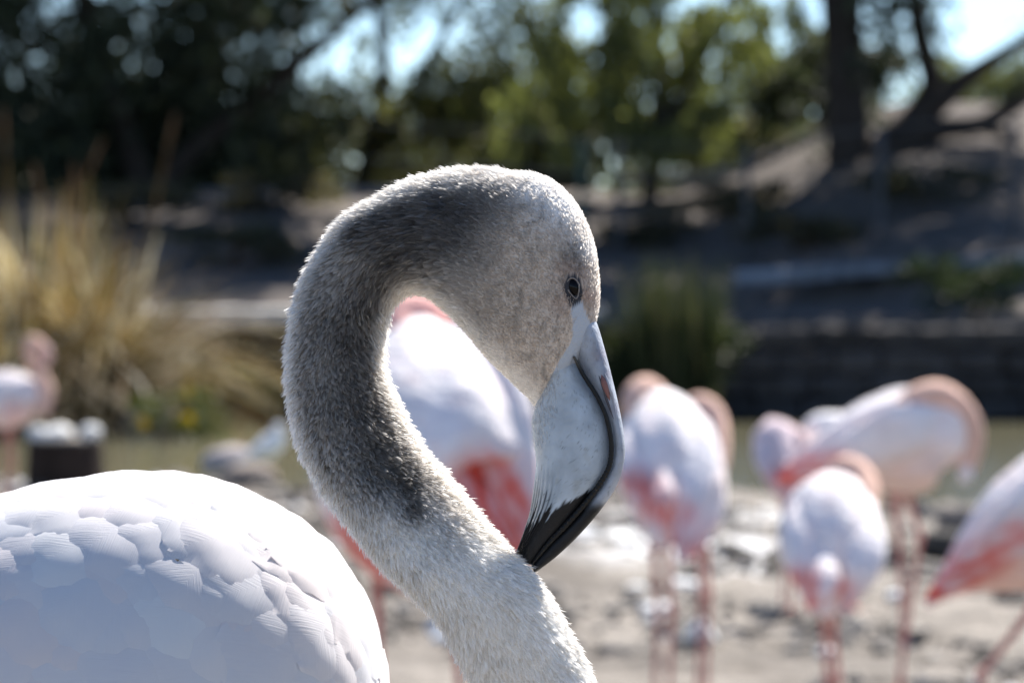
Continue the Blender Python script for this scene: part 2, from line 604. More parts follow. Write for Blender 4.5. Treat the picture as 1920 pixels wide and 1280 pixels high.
BARE = np.array([(1068, 560), (1073, 606), (1071, 640), (1047, 676), (1031, 712), (1002, 762), (1005, 800), (1200, 800), (1200, 612),
                 (1122, 611), (1106, 606), (1093, 578), (1086, 556)], float)


def in_poly(p, poly):
    x, y = p[:, 0], p[:, 1]
    r = np.zeros(len(p), bool)
    j = len(poly) - 1
    for i in range(len(poly)):
        xi, yi = poly[i]; xj, yj = poly[j]
        cond = ((yi > y) != (yj > y)) & (x < (xj - xi) * (y - yi) / (yj - yi + 1e-12) + xi)
        r ^= cond
        j = i
    return r


def blobs(p, L):
    a = np.zeros(len(p))
    for x, y, rr, w in L:
        a = a + (1 - a) * w * np.exp(-((p[:, 0] - x) ** 2 + (p[:, 1] - y) ** 2) / (rr * rr))
    return a


DARK = [(660, 435, 26, .8), (690, 430, 40, .95), (730, 420, 45, 1), (775, 410, 45, 1), (830, 395, 45, .95), (885, 400, 42, .8), (790, 465, 50, .95), (745, 480, 45, .9),  # sooty down, deepened to paint the shade on the neck's near side
        (850, 445, 48, .85), (935, 385, 40, .45), (700, 520, 40, .8), (680, 575, 40, .8), (660, 640, 45, .75), (665, 705, 45, .6), (690, 770, 45, .6),
        (705, 830, 45, .6), (735, 880, 40, .7), (765, 905, 25, 1.0), (775, 945, 22, 1.0), (700, 880, 50, .5), (640, 760, 50, .4), (620, 600, 45, .45),
        (900, 480, 40, .25), (1075, 490, 30, .55), (1060, 530, 14, .5), (980, 560, 60, .12)]


def neck_colour(p):
    """colour of the down, with painted flank shade and crown sunlight: grey juvenile neck with sooty nape band, whiter towards the breast"""
    d = blobs(p, DARK)
    nz = fbm(p[:, 0] / 26.0, p[:, 1] / 26.0, 3, 3)
    base = np.array([0.50, 0.445, 0.39])[None].repeat(len(p), 0)
    headw = smooth(840, 980, p[:, 0]) * (1 - smooth(780, 860, p[:, 1]))
    base = base * (1 - headw[:, None]) + np.array([0.68, 0.575, 0.475]) * headw[:, None]
    low = smooth(820, 1040, p[:, 1] - (p[:, 0] - 700) * 0.15)
    base = base * (1 - low[:, None]) + np.array([1.0, 0.98, 0.95]) * low[:, None]
    crown = blobs(p, [(1060, 380, 55, .8), (1000, 335, 45, .8), (1105, 470, 30, .6), (930, 315, 30, .8), (850, 318, 30, .8), (770, 340, 26, .8), (700, 370, 22, .8), (640, 415, 18, .7)])[:, None]  # sunlit top edge of head and nape painted into the down
    base = base * (1 - crown) + np.array([0.93, 0.92, 0.91]) * crown
    dd = np.clip(d * (0.78 + 0.42 * nz), 0, 1)[:, None]
    base = base * (1 - dd) + np.array([0.045, 0.040, 0.037]) * dd
    chin = blobs(p, [(840, 600, 30, .8), (880, 640, 32, .8), (920, 685, 34, .8), (960, 725, 34, .8), (995, 755, 26, .7)])[:, None]
    base = base * (1 - chin) + np.array([0.88, 0.86, 0.83]) * chin
    streak = vnoise(p[:, 0] / 4.5 + p[:, 1] / 11.0, p[:, 1] / 8.0, 8)[:, None]
    base = base * (1 - headw[:, None] * (0.42 * smooth(0.45, 0.95, streak)) * (1 - chin))
    rust = (blobs(p, [(1100, 560, 26, .8), (1060, 510, 22, .6), (1050, 570, 25, .5), (1095, 510, 18, .5)]) * (0.3 + nz))[:, None].clip(0, 1)
    base = base * (1 - rust) + np.array([0.40, 0.25, 0.18]) * rust
    return base * (0.84 + 0.34 * nz[:, None])


root = empty('flamingo', (float(W(300, 1500, D0)[0]), D0, gz(-0.17, D0)),
             'grey-necked young flamingo in sharp focus, bill tucked against its arched neck', 'flamingo')
mb = MB()
nvp = PX(NS.reshape(-1, 3), D0)
nc = neck_colour(nvp) * 0.9
bare = in_poly(nvp, BARE)
nc[bare] = np.array([0.46, 0.49, 0.53])
eyep = (nvp[:, 0] - 1073) ** 2 / 18 ** 2 + (nvp[:, 1] - 545) ** 2 / 30 ** 2 < 1
nc[eyep] = (0.05, 0.05, 0.055)
add_loft(mb, NS, nc)
add_loft(mb, TS, np.full((TS.shape[0] * TS.shape[1], 3), 0.62))


def leg(mb, hip, foot, r0=0.011, bend=0.05, col=(0.55, 0.22, 0.2), joint=None, joint_col=None):
    """hip, ankle joint and webbed foot; slim and knobbed at the joint"""
    hip, foot = np.array(hip, float), np.array(foot, float)
    j = (hip + foot) / 2 + np.array([bend, 0, 0.03]) if joint is None else np.array(joint, float)
    P = np.array([hip, hip + (j - hip) * .35, hip + (j - hip) * .9, j, j + (foot - j) * .1, j + (foot - j) * .6, foot + np.array([0, 0, 0.012])])
    R = np.array([2.4, 1.2, 0.95, 1.5, 0.9, 0.8, 0.95]) * r0
    c = np.array(col) if np.ndim(col) == 1 else col
    tube(mb, P, R, 10, 40, c)
    for a in (-0.5, 0.0, 0.5):
        d = np.array([math.sin(a), -math.cos(a), 0]) * 0.075
        tube(mb, [foot + [0, 0, .012], foot + d * .5 + [0, 0, .01], foot + d + [0, 0, .004]], [r0 * .8, r0 * .6, r0 * .3], 6, 8, c)


for k, off in ((0, -0.045), (1, 0.045)):
    h = W(330 + 60 * k, 1790, D0) + FW * (off + TORSO_OFF)
    leg(mb, h, (h[0] + 0.01, h[1], gz(h[0], h[1])), 0.010, -0.03, (0.42, 0.36, 0.36))
body = adopt(mb.build('body', M_SKIN), root)
tag(body, kind=None)


# down on neck and head: tens of thousands of tiny feathers
def surf_sample(S, n, weight_u=None):
    nu, nv, _ = S.shape
    du = np.linalg.norm(np.diff(S, axis=0), axis=2)
    dv = np.linalg.norm(np.roll(S, -1, 1) - S, axis=2)[:-1]
    a = du * dv
    if weight_u is not None:
        a = a * weight_u[:-1, None]
    p = (a / a.sum()).ravel()
    k = rng.choice(len(p), n, p=p)
    iu, iv = k // nv, k % nv
    fu, fv = rng.random(n)[:, None], rng.random(n)[:, None]
    iv2 = (iv + 1) % nv
    p00, p10, p01, p11 = S[iu, iv], S[iu + 1, iv], S[iu, iv2], S[iu + 1, iv2]
    pos = (p00 * (1 - fu) + p10 * fu) * (1 - fv) + (p01 * (1 - fu) + p11 * fu) * fv
    tu, tv = p10 - p00, p01 - p00
    tu /= np.linalg.norm(tu, axis=1)[:, None] + 1e-12
    nr = np.cross(tu, tv)
    nr /= np.linalg.norm(nr, axis=1)[:, None] + 1e-12
    cen = S[iu].mean(1)
    nr *= np.sign(np.einsum('ij,ij->i', nr, pos - cen))[:, None]
    return pos, nr, tu, (iu + fu[:, 0]), (iv + fv[:, 0])


def add_down(mb, S, n, len_f, wid_f, tilt_f, colour_f, clump=0.0, weight=None, reject=None, root_dark=0.34, tip_pale=1.0, tuft=1.0, nv_ring=NV):
    pos, nr, tu, u, ph = surf_sample(S, n, weight)
    pp = PX(pos, D0 + 0.012)
    if reject is not None:
        k = ~reject(pp)
        pos, nr, tu, u, ph, pp = pos[k], nr[k], tu[k], u[k], ph[k], pp[k]
    n = len(pos)
    ln = len_f(u) * rng.uniform(0.72, 1.25, n) * S0
    wd = wid_f(u) * rng.uniform(0.7, 1.3, n) * S0
    tl = tilt_f(u) + rng.normal(0, 0.13, n)
    side = np.cross(nr, tu)
    # clumps of feathers lean the same way
    ca = (fbm(pp[:, 0] / 9.0, pp[:, 1] / 9.0, 2, 77) - 0.38) * 2.2 * clump + rng.normal(0, 0.22, n)
    back = -tu * np.cos(ca)[:, None] + side * np.sin(ca)[:, None]
    d0 = back * np.cos(tl + .25)[:, None] + nr * np.sin(tl + .25)[:, None]
    d1 = back * np.cos(tl - .25)[:, None] + nr * np.sin(tl - .25)[:, None]
    wv = np.cross(d0, nr)
    wv /= np.linalg.norm(wv, axis=1)[:, None] + 1e-9
    ro = rng.normal(0, 0.45, n)
    up2 = np.cross(wv, d0)
    wv = wv * np.cos(ro)[:, None] + up2 * np.sin(ro)[:, None]
    # neighbouring feathers draw together into tufts
    cu_ = 2.3
    cell = np.floor(u / cu_ + 0.35 * np.sin(ph * 1.9)).astype(int) * 128 + np.floor(ph / 2.4 + 0.35 * np.sin(u * 2.3)).astype(int) + 130
    tips = pos + (d0 + d1) * .5 * ln[:, None]
    ms = np.zeros((cell.max() + 1, 3)); ct = np.zeros(cell.max() + 1)
    np.add.at(ms, cell, tips); np.add.at(ct, cell, 1)
    pull = (ms / np.maximum(ct, 1)[:, None])[cell] - tips
    pull = pull - nr * np.einsum('ij,ij->i', pull, nr)[:, None]
    cellb = (hash2(cell, cell // 128, 5) - .5)
    ln = ln * (1 + 0.32 * cellb * tuft)
    pull = pull * 0.5 * tuft
    ts = np.array([0, .35, .7, .9])
    ws = np.array([.55, 1.0, .85, .45])
    rows = []
    for t, w in zip(ts, ws):
        c = pos - nr * 0.0006 + (d0 * (t * (1 - t / 2)) + d1 * (t * t / 2)) * ln[:, None] + pull * t * t
        rows.append(c - wv * (w * wd / 2)[:, None])
        rows.append(c + wv * (w * wd / 2)[:, None])
    rows.append(pos - nr * 0.0006 + (d0 * .5 + d1 * .5) * ln[:, None] + pull)
    V = np.stack(rows, 1)                                       # n, 9, 3
    b = np.arange(n)[:, None, None] * 9
    q = (b + np.array([[0, 1, 3, 2], [2, 3, 5, 4], [4, 5, 7, 6]])[None]).reshape(-1, 4)
    t_ = (b + np.array([[6, 7, 8]])[None]).reshape(-1, 3)
    c = colour_f(pp)
    if nv_ring:     # rim light painted in: outer and inner neck edges paler than the flanks
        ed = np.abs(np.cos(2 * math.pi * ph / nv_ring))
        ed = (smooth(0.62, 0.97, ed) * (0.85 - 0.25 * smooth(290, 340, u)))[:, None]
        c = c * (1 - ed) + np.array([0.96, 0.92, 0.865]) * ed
    c = c * rng.uniform(0.8, 1.2, (n, 1))
    lt = smooth(0.55, 0.92, c[:, 1])[:, None]
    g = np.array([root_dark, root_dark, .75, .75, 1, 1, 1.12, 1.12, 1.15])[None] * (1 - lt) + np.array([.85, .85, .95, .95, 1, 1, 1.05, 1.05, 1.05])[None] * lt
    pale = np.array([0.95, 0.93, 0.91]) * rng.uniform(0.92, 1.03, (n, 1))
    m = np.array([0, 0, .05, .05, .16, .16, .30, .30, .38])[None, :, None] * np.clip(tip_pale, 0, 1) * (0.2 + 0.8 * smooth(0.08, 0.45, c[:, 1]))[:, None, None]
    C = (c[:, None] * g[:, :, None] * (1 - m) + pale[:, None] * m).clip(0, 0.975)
    mb.add(V, q, t_, C.reshape(-1, 3))
    mb.al.append(np.tile(np.array([.9, .9, .9, .9, .82, .82, .72, .72, .55]), n))


def reject_face(p):
    return in_poly(p + rng.normal(0, 3.0, p.shape), BARE) | ((p[:, 0] - 1075) ** 2 / 17 ** 2 + (p[:, 1] - 541) ** 2 / 25 ** 2 < 1)


uax = np.arange(420)
wneck = np.interp(uax, [0, 60, 80, 285, 330, 345, 419], [0.15, 0.3, 1, 1, 0.45, 0, 0])
whead = np.interp(uax, [0, 255, 290, 330, 419], [0, 0, 0.6, 1, 1])
ulen = lambda u: np.interp(u, [0, 100, 230, 290, 330, 419], [27, 27, 26, 25, 15, 9])
uwid = lambda u: np.interp(u, [0, 230, 290, 419], [5.0, 4.7, 3.9, 2.8])
utilt = lambda u: np.interp(u, [0, 110, 200, 260, 300, 419], [0.50, 0.52, 0.74, 0.74, 0.5, 0.34])
mb = MB()
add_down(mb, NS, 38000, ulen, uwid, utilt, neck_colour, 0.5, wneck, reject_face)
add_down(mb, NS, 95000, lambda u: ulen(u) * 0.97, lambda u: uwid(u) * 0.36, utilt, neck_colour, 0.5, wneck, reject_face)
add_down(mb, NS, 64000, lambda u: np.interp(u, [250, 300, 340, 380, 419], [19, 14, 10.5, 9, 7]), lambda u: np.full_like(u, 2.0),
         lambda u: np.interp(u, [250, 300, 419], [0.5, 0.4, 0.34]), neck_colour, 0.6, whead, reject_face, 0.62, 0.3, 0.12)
down = adopt(mb.build('neck_down', M_DOWN), root)
tag(down, 'soft grey down with a sooty band along the nape, shade and rim light painted in', kind='stuff')

# ------------------------------------------------------------------ its bill
BILL = [  # culmen x y, gape x y, keel x y, half width
    (1108, 590, 1058, 640, 1024, 735, 72), (1120, 608, 1075, 668, 1005, 768, 66), (1134, 655, 1093, 702, 999, 796, 61), (1147, 705, 1120, 745, 1003, 836, 60),
    (1160, 760, 1137, 785, 1005, 870, 58), (1170, 815, 1145, 830, 1002, 902, 54), (1171, 860, 1142, 870, 998, 932, 49),
    (1157, 908, 1124, 905, 993, 960, 43), (1128, 953, 1098, 940, 985, 987, 36), (1090, 998, 1063, 980, 976, 1013, 28),
    (1050, 1037, 1031, 1014, 967, 1036, 21), (1016, 1064, 1009, 1041, 963, 1047, 14), (1002, 1073, 996, 1058, 968, 1053, 8)]
NB = 170
BK = catmull(BILL, NB)
cu, ga, ke, bw = BK[:, 0:2], BK[:, 2:4], BK[:, 4:6], BK[:, 6]
tt = np.linspace(0, 1, NB)


def bill_part(a, b, w, nv, ex, groove):
    c2, h2 = (a + b) / 2, (a - b) / 2
    C = Wa(c2, D0)
    A = (h2[:, 0:1] * RT - h2[:, 1:2] * UP) * S0
    B = -FW[None] * (w * S0)[:, None]
    S = rings(C, A, B, nv, ex)
    th = np.linspace(0, 2 * math.pi, nv, endpoint=False)
    if groove:
        # fine furrows fanning along the keel, converging on the tip
        ph = np.abs(((th + math.pi) % (2 * math.pi)) - math.pi)          # 0 at the gape, pi at the keel
        fan = smooth(1.5, 2.0, ph) * (1 - smooth(3.0, 3.14, ph))
        along = smooth(0.30, 0.50, tt) * (1 - smooth(0.95, 1, tt))
        fur = (np.sin(ph * 46 + 1.9 * np.sin(ph * 7)) * 0.5 - 0.5) * fan
        amp = 0.0013 * along[:, None] * fur[None]
        S = S + B[:, None] / (np.linalg.norm(B, axis=1)[:, None, None] + 1e-9) * (np.sign(np.sin(th))[None, :] * amp)[..., None]
    return S, th


NVB = 150
LS, th_l = bill_part(ga - (ga - ke) * 0.015, ke, bw, NVB, 2.7, True)
US, th_u = bill_part(cu, ga + (cu - ga) * 0.06, bw * 0.80, 90, 2.3, False)


def bill_colour(S, th, lower):
    p = PX(S.reshape(-1, 3), D0)
    ph = np.abs(((np.tile(th, S.shape[0]) + math.pi) % (2 * math.pi)) - math.pi)
    t = np.repeat(tt, S.shape[1])
    nz = fbm(p[:, 0] / 40, p[:, 1] / 40, 4, 61)
    pale = np.array([0.45, 0.50, 0.545]) if lower else np.array([0.37, 0.395, 0.44])
    c = pale[None] * (0.86 + 0.28 * nz[:, None])
    if lower:
        cream = (smooth(1.9, 2.6, ph) * smooth(0.35, 0.5, t))[:, None] * 0.5
        c = c * (1 - cream) + np.array([0.66, 0.63, 0.58]) * cream
        fing = fbm(ph * 15.0, t * 2.0, 4, 70) - 0.45
        lim = 0.615 + 0.02 * (ph - 1.57) + 0.40 * fing * smooth(1.4, 1.9, ph) + 0.05 * fing - 0.07 * (0.5 - 0.5 * np.sin(ph * 46 + 1.9 * np.sin(ph * 7))) ** 3 * smooth(1.5, 2.0, ph)
        k = smooth(-0.012, 0.012, t - lim)[:, None]
        fan = smooth(1.5, 2.0, ph) * smooth(0.36, 0.56, t)
        fur = (0.5 - 0.5 * np.sin(ph * 46 + 1.9 * np.sin(ph * 7))) * fan
        c = c * (1 - 0.80 * (fur ** 4)[:, None])
    else:
        lim = 0.66 + 0.05 * (nz - 0.5)
        k = smooth(-0.03, 0.03, t - lim)[:, None]
        vio = blobs(p, [(1128, 665, 16, .7), (1140, 700, 10, .6), (1152, 765, 14, .6)])[:, None]
        c = c * (1 - vio) + np.array([0.25, 0.22, 0.26]) * vio
    c = c * (1 - k) + np.array([0.012, 0.012, 0.013]) * k * (0.6 + 0.8 * nz[:, None])
    # small scratches and specks of dirt
    sp = (vnoise(p[:, 0] / 5.0, p[:, 1] / 9.0, 91) > 0.94)[:, None]
    scr = np.abs(fbm((p[:, 0] + p[:, 1]) / 60, (p[:, 1] - p[:, 0] * .4) / 7, 3, 95) - .47) < 0.006
    c = np.where(scr[:, None], c * 0.72, c)
    mud = smooth(0.62, 0.75, fbm(p[:, 0] / 18, p[:, 1] / 22, 4, 97))[:, None] * 0.35
    c = c * (1 - mud) + c * np.array([0.75, 0.66, 0.55]) * mud
    return np.where(sp & (nz[:, None] > 0.42), c * 0.5, c)


mb = MB(); add_loft(mb, LS, bill_colour(LS, th_l, True))
low = adopt(mb.build('lower_bill', M_BILL), root)
GULAR = np.array([(1002, 760), (1030, 716), (1046, 690), (1050, 715), (1040, 770), (1028, 825), (1006, 850), (996, 800)], float)
mb = MB()
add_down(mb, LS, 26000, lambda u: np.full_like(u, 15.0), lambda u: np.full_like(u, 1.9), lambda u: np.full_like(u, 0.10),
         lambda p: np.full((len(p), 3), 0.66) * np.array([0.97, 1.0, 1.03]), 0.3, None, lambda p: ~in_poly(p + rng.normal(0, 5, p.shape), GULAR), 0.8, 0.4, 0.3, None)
gl = adopt(mb.build('chin_down', M_DOWN), root)
tag(gl, 'thin whitish bristles where the chin meets the bill', kind='stuff')
tag(low, 'deep pale blue-grey lower bill with a black furrowed tip')
mb = MB(); add_loft(mb, US, bill_colour(US, th_u, False))
upb = adopt(mb.build('upper_bill', M_BILL), root)
tag(upb, 'thin lid-like grey upper bill with a pink nostril slit')
# comb-like ridged edge along the gape, both sides
for s, nm in ((-1, 'near'), (1, 'far')):
    mb = MB()
    i = np.arange(14, NB - 1)
    n2 = 520
    tq = np.linspace(0, 1, n2)
    gp = catmull(ga[i], n2)
    ww = np.interp(tq, np.linspace(0, 1, len(i)), bw[i] * 0.86)
    rad = np.interp(tq, [0, .06, .4, .75, 1], [2.2, 3.8, 4.6, 5.6, 2.6])
    ridge = 1 + 0.09 * np.sin(tq * n2 * 0.74) * smooth(0.3, 0.5, tq)
    C = Wa(gp, D0) + FW * (s * ww * S0)[:, None]
    T = np.gradient(C, axis=0); T /= np.linalg.norm(T, axis=1)[:, None]
    A = np.cross(T, FW); A /= np.linalg.norm(A, axis=1)[:, None]
    S = rings(C, A * (rad * ridge * S0)[:, None], FW[None] * (rad * 1.15 * ridge * S0)[:, None], 14)
    cl = np.array([0.014, 0.013, 0.012])[None, None] * np.ones((n2, 14, 1))
    cl = cl + (np.array([0.20, 0.17, 0.13]) * (1 - smooth(0.0, 0.08, tq))[:, None] * 0.4)[:, None]
    add_loft(mb, S, cl.reshape(-1, 3))
    e_ = mb.build('bill_edge', M_BILLEDGE)
    e_.parent = low


def near_point(S, x, y, side=-1):
    """surface point on one flank (side -1 = towards the camera) under a photo-plane position"""
    V = S.reshape(-1, 3)
    p = PX(V, D0)
    dep = (V - CP) @ FW
    d = (p[:, 0] - x) ** 2 + (p[:, 1] - y) ** 2
    cen = np.median(dep)
    d = np.where((dep - cen) * side > 0, d, 1e12)
    return V[np.argmin(d)]


for s in (-1, 1):
    # nostril: a raised rim round a long pink slit
    a, b = near_point(US, 1126, 702, s), near_point(US, 1143, 752, s)
    out = FW * s
    mb = MB()
    P = [a - out * .0002, a * .7 + b * .3 + out * .0003, a * .35 + b * .65 + out * .0003, b - out * .0002]
    tube(mb, P, np.array([.15, 1.5, 1.2, .15]) * 0.001, 10, 24, (0.30, 0.14, 0.12))
    mb.build('nostril', M_LID).parent = upb
    mb = MB()
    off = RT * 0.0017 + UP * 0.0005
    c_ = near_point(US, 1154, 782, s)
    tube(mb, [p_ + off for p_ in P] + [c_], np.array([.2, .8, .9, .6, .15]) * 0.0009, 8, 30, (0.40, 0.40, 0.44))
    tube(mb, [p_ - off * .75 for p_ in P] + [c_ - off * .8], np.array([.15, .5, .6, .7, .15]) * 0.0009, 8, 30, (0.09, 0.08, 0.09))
    mb.build('nostril_rim', M_BILL).parent = upb

    # eye: glossy dark ball with a pale wrinkled lid
    e0 = near_point(NS, 1075, 539, s)
    ax = UP * math.cos(.26) - RT * math.sin(.26)
    ax2 = RT * math.cos(.26) + UP * math.sin(.26)
    th = np.linspace(0, math.pi, 26)
    Cc = e0[None] + ax[None] * (-np.cos(th) * 17.0 * S0)[:, None] - out * 0.0013
    rr = np.sin(th)
    S = rings(Cc, ax2[None] * (rr * 11.6 * S0)[:, None] + 1e-7, out[None] * (rr * 11.6 * S0)[:, None] + 1e-7, 28)
    mb = MB(); add_loft(mb, S, (0.004, 0.003, 0.003))
    eye = adopt(mb.build('eye', M_EYE), root)
    k = np.linspace(0, 2 * math.pi, 61)[:-1]
    ck = np.cos(k)
    ring_c = e0[None] + ax[None] * (np.where(ck < 0, ck * 22.0, ck * 16.5) * S0)[:, None] + ax2[None] * (np.sin(k) * (11.4 + np.where(ck < 0, ck * 5.0, 0)) * S0)[:, None] + out * 0.0009
    rad = (1.35 + 0.35 * np.sin(k * 13) * (np.cos(k) < .2)) * S0
    d_ = ring_c - e0; d_ /= np.linalg.norm(d_, axis=1)[:, None]
    S = rings(ring_c, d_ * rad[:, None], out[None] * rad[:, None], 10)
    mb = MB()
    V = S.reshape(-1, 3)
    nu, nv = S.shape[:2]
    q = grid_quads(nu, nv, True)
    q = np.concatenate([q, np.stack([np.arange(nv) + (nu - 1) * nv, np.arange(nv), (np.arange(nv) + 1) % nv, (np.arange(nv) + 1) % nv + (nu - 1) * nv], -1)])
    lidc = np.repeat(np.where(np.sin(k)[:, None] * s > -2, np.array([[0.30, 0.25, 0.21]]), 0), nv, 0)
    mb.add(V, q, None, lidc)
    lid = mb.build('eyelid', M_LID)
    lid.parent = eye

# ------------------------------------------------------------------ its body feathers
def torso_S(u, a):
    """points of the torso surface: u 0..1 breast to tail, a 0 = back ridge, positive = towards the camera"""
    k = np.clip(np.asarray(u) * (len(TC) - 1), 0, len(TC) - 1.001)
    i = k.astype(int); f = (k - i)[..., None]
    c, A, B = (X[i] * (1 - f) + X[i + 1] * f for X in (TC, TA, TB))
    ca, sa = np.cos(a), np.sin(a)
    ca, sa = np.sign(ca) * np.abs(ca) ** (2 / 2.1), np.sign(sa) * np.abs(sa) ** (2 / 2.1)
    return c + A * ca[..., None] + B * sa[..., None]


def torso_frame(u, a):
    p = torso_S(u, a)
    tu = torso_S(np.clip(u + .006, 0, 1), a) - torso_S(np.clip(u - .006, 0, 1), a)
    ta = torso_S(u, a + .02) - torso_S(u, a - .02)
    lu = np.linalg.norm(tu, axis=-1, keepdims=True); la = np.linalg.norm(ta, axis=-1, keepdims=True)
    span = (np.clip(u + .006, 0, 1) - np.clip(u - .006, 0, 1))[..., None]
    tu, ta = tu / (lu + 1e-9), ta / (la + 1e-9)
    nr = np.cross(tu, ta); nr /= np.linalg.norm(nr, axis=-1, keepdims=True) + 1e-9
    out = p - torso_S(u, a + math.pi)
    nr *= np.sign((nr * out).sum(-1, keepdims=True))
    return p, nr, tu, ta, lu / (span + 1e-9), la / .04


def feather_on_body(u0, a0, sw, Lh, Wh, rg):
    """one contour feather laid over the body like a shingle: root low, tip standing proud of the feathers behind"""
    nu, nv = 13, 11
    t = np.linspace(0, 1, nu)[:, None] * np.ones((1, nv))
    v = np.linspace(-1, 1, nv)[None] * np.ones((nu, 1))
    prof = np.interp(t, [0, .12, .35, .6, .8, .92, 1.0], [.15, .45, .85, 1.0, .95, .70, .22])
    edge = (np.abs(v) > .95) & (t > .25)
    x = v * Wh / 2 * prof * (1 + edge * rg.normal(0, .045, t.shape))
    x = x + rg.normal(0, .03) * Wh * t * t
    y = Lh * t - 0.10 * Lh * v ** 2 * prof * (1 - t) + (t > .99) * rg.normal(0, .018, t.shape) * Lh
    p, nr, tu, ta, lu, la = torso_frame(np.array([u0]), np.array([a0]))
    lu, la = float(lu[0, 0]), float(la[0, 0])
    yy = y - 0.33 * Lh
    du = (yy * math.cos(sw) - x * math.sin(sw)) / lu
    da = (yy * math.sin(sw) + x * math.cos(sw)) / la
    uu, aa = np.clip(u0 + du, 0.001, .998), a0 + da
    P, Nn, *_ = torso_frame(uu, aa)
    k = Lh / .06
    h = 0.0006 + (0.0050 + rg.normal(0, .0004)) * k * t - 0.0017 * k * v ** 2 * prof ** 2 - 0.0026 * k * smooth(.72, 1.0, t) + rg.normal(0, .0004) * v * t
    h = h + 0.00035 * np.sin(7 * v + rg.uniform(0, 6)) * t + 0.0003 * (np.abs(v) < .05) * (1 - t)
    V = P + Nn * h[..., None]
    return V.reshape(-1, 3), np.stack([x, y, np.zeros_like(x)], -1).reshape(-1, 3), grid_quads(nu, nv, False)


xs_t = TK[:, 0]
placed = []
rows = 0
# rows run from tail to breast so that each row overlaps the one behind it
for ri, xpx in enumerate(np.concatenate([np.arange(-330, 480, 58), np.arange(492, 660, 44), np.arange(664, 728, 20)])):
    u = float(np.interp(-xpx, -xs_t, np.linspace(0, 1, len(xs_t))))
    k = int(u * (len(TK) - 1))
    hh = th2[k]
    if hh < 60: continue
    astep = float(np.interp(xpx, [380, 600, 700], [92, 76, 62])) / max(hh, 150)
    na = int(1.95 / astep) + 1
    for q in range(na):
        a = -0.55 + (q + 0.5 * (ri % 2)) * astep * 1.0 + random.gauss(0, .03)
        if a > 1.75: continue
        placed.append((u + random.gauss(0, .004), a, xpx))
placed.sort(key=lambda p: -p[0])
if len(placed) > 296:
    placed = [p for p in placed if p[1] < 1.62][:]
rgf = np.random.default_rng(17)
for (u, a, xpx) in placed[-296:]:
    u = min(max(u, 0.004), .985)
    sw = 0.25 + 0.55 * float(smooth(0.1, 1.0, a)) + random.gauss(0, .10)      # trailing down towards the flank
    if xpx > 560: sw += 0.25 * float(smooth(560, 720, xpx))
    k = random.uniform(.92, 1.2) * float(np.interp(xpx, [380, 560, 660], [1.0, .85, .68]))
    V, fxy, q = feather_on_body(u, a, sw, .072 * k * random.uniform(.92, 1.12), .055 * k * random.uniform(.92, 1.1), rgf)
    mb = MB().add(V, q, None, (1.0, 1.0, 1.0))
    o = adopt(mb.build('feather', M_FEATHER), root)
    fa = o.data.attributes.new('FXY', 'FLOAT_VECTOR', 'POINT')
    fa.data.foreach_set('vector', fxy.astype(np.float32).ravel())

# ------------------------------------------------------------------ the other flamingos
WHITE_P, PINK, CORAL, PEACH, LEGP = (0.92, 0.88, 0.88), (0.86, 0.66, 0.64), (0.80, 0.12, 0.08), (0.80, 0.54, 0.43), (0.58, 0.27, 0.23)


def circle_loft(mb, pts, D, lat_ratio, colour, nv=64, n=110):
    """loft through photo circles (x, y, r[, depth px]) lying at distance D"""
    P = np.array([(p[0], p[1], p[2], p[3] if len(p) > 3 else 0.0) for p in pts], float)
    Q = catmull(P, n)
    Q[:, 2] = np.maximum(Q[:, 2], 1.5)
    px = D / FPX
    C = Wa(Q[:, :2], D) + FW[None] * (Q[:, 3] * px)[:, None]
    T = np.gradient(C, axis=0); T /= np.linalg.norm(T, axis=1)[:, None] + 1e-9
    A = np.cross(T, FW); A /= np.linalg.norm(A, axis=1)[:, None] + 1e-9
    B = np.cross(T, A)
    r = Q[:, 2] * px
    S = rings(C, A * r[:, None], B * (r * lat_ratio)[:, None], nv)
    if nv >= 24:      # rows of overlapping plumes lift the surface in long ridges
        th = np.linspace(0, 2 * math.pi, nv, endpoint=False)[None]
        s_ = np.linspace(0, 1, n)[:, None]
        lift = 0.030 * np.sin(8 * th + 3.0 * np.sin(3 * s_ + pts[0][0])) + 0.05 * (fbm(th * 2.2 + pts[0][0], s_ * 7 + pts[0][1], 3, 15) - .45)
        S = C[:, None] + (S - C[:, None]) * (1 + lift * np.sin(s_ * math.pi))[..., None]
    V = S.reshape(-1, 3)
    pp = PX(V, D)
    c = colour(pp) if callable(colour) else np.broadcast_to(np.array(colour), (len(V), 3))
    add_loft(mb, S, c)
    return S


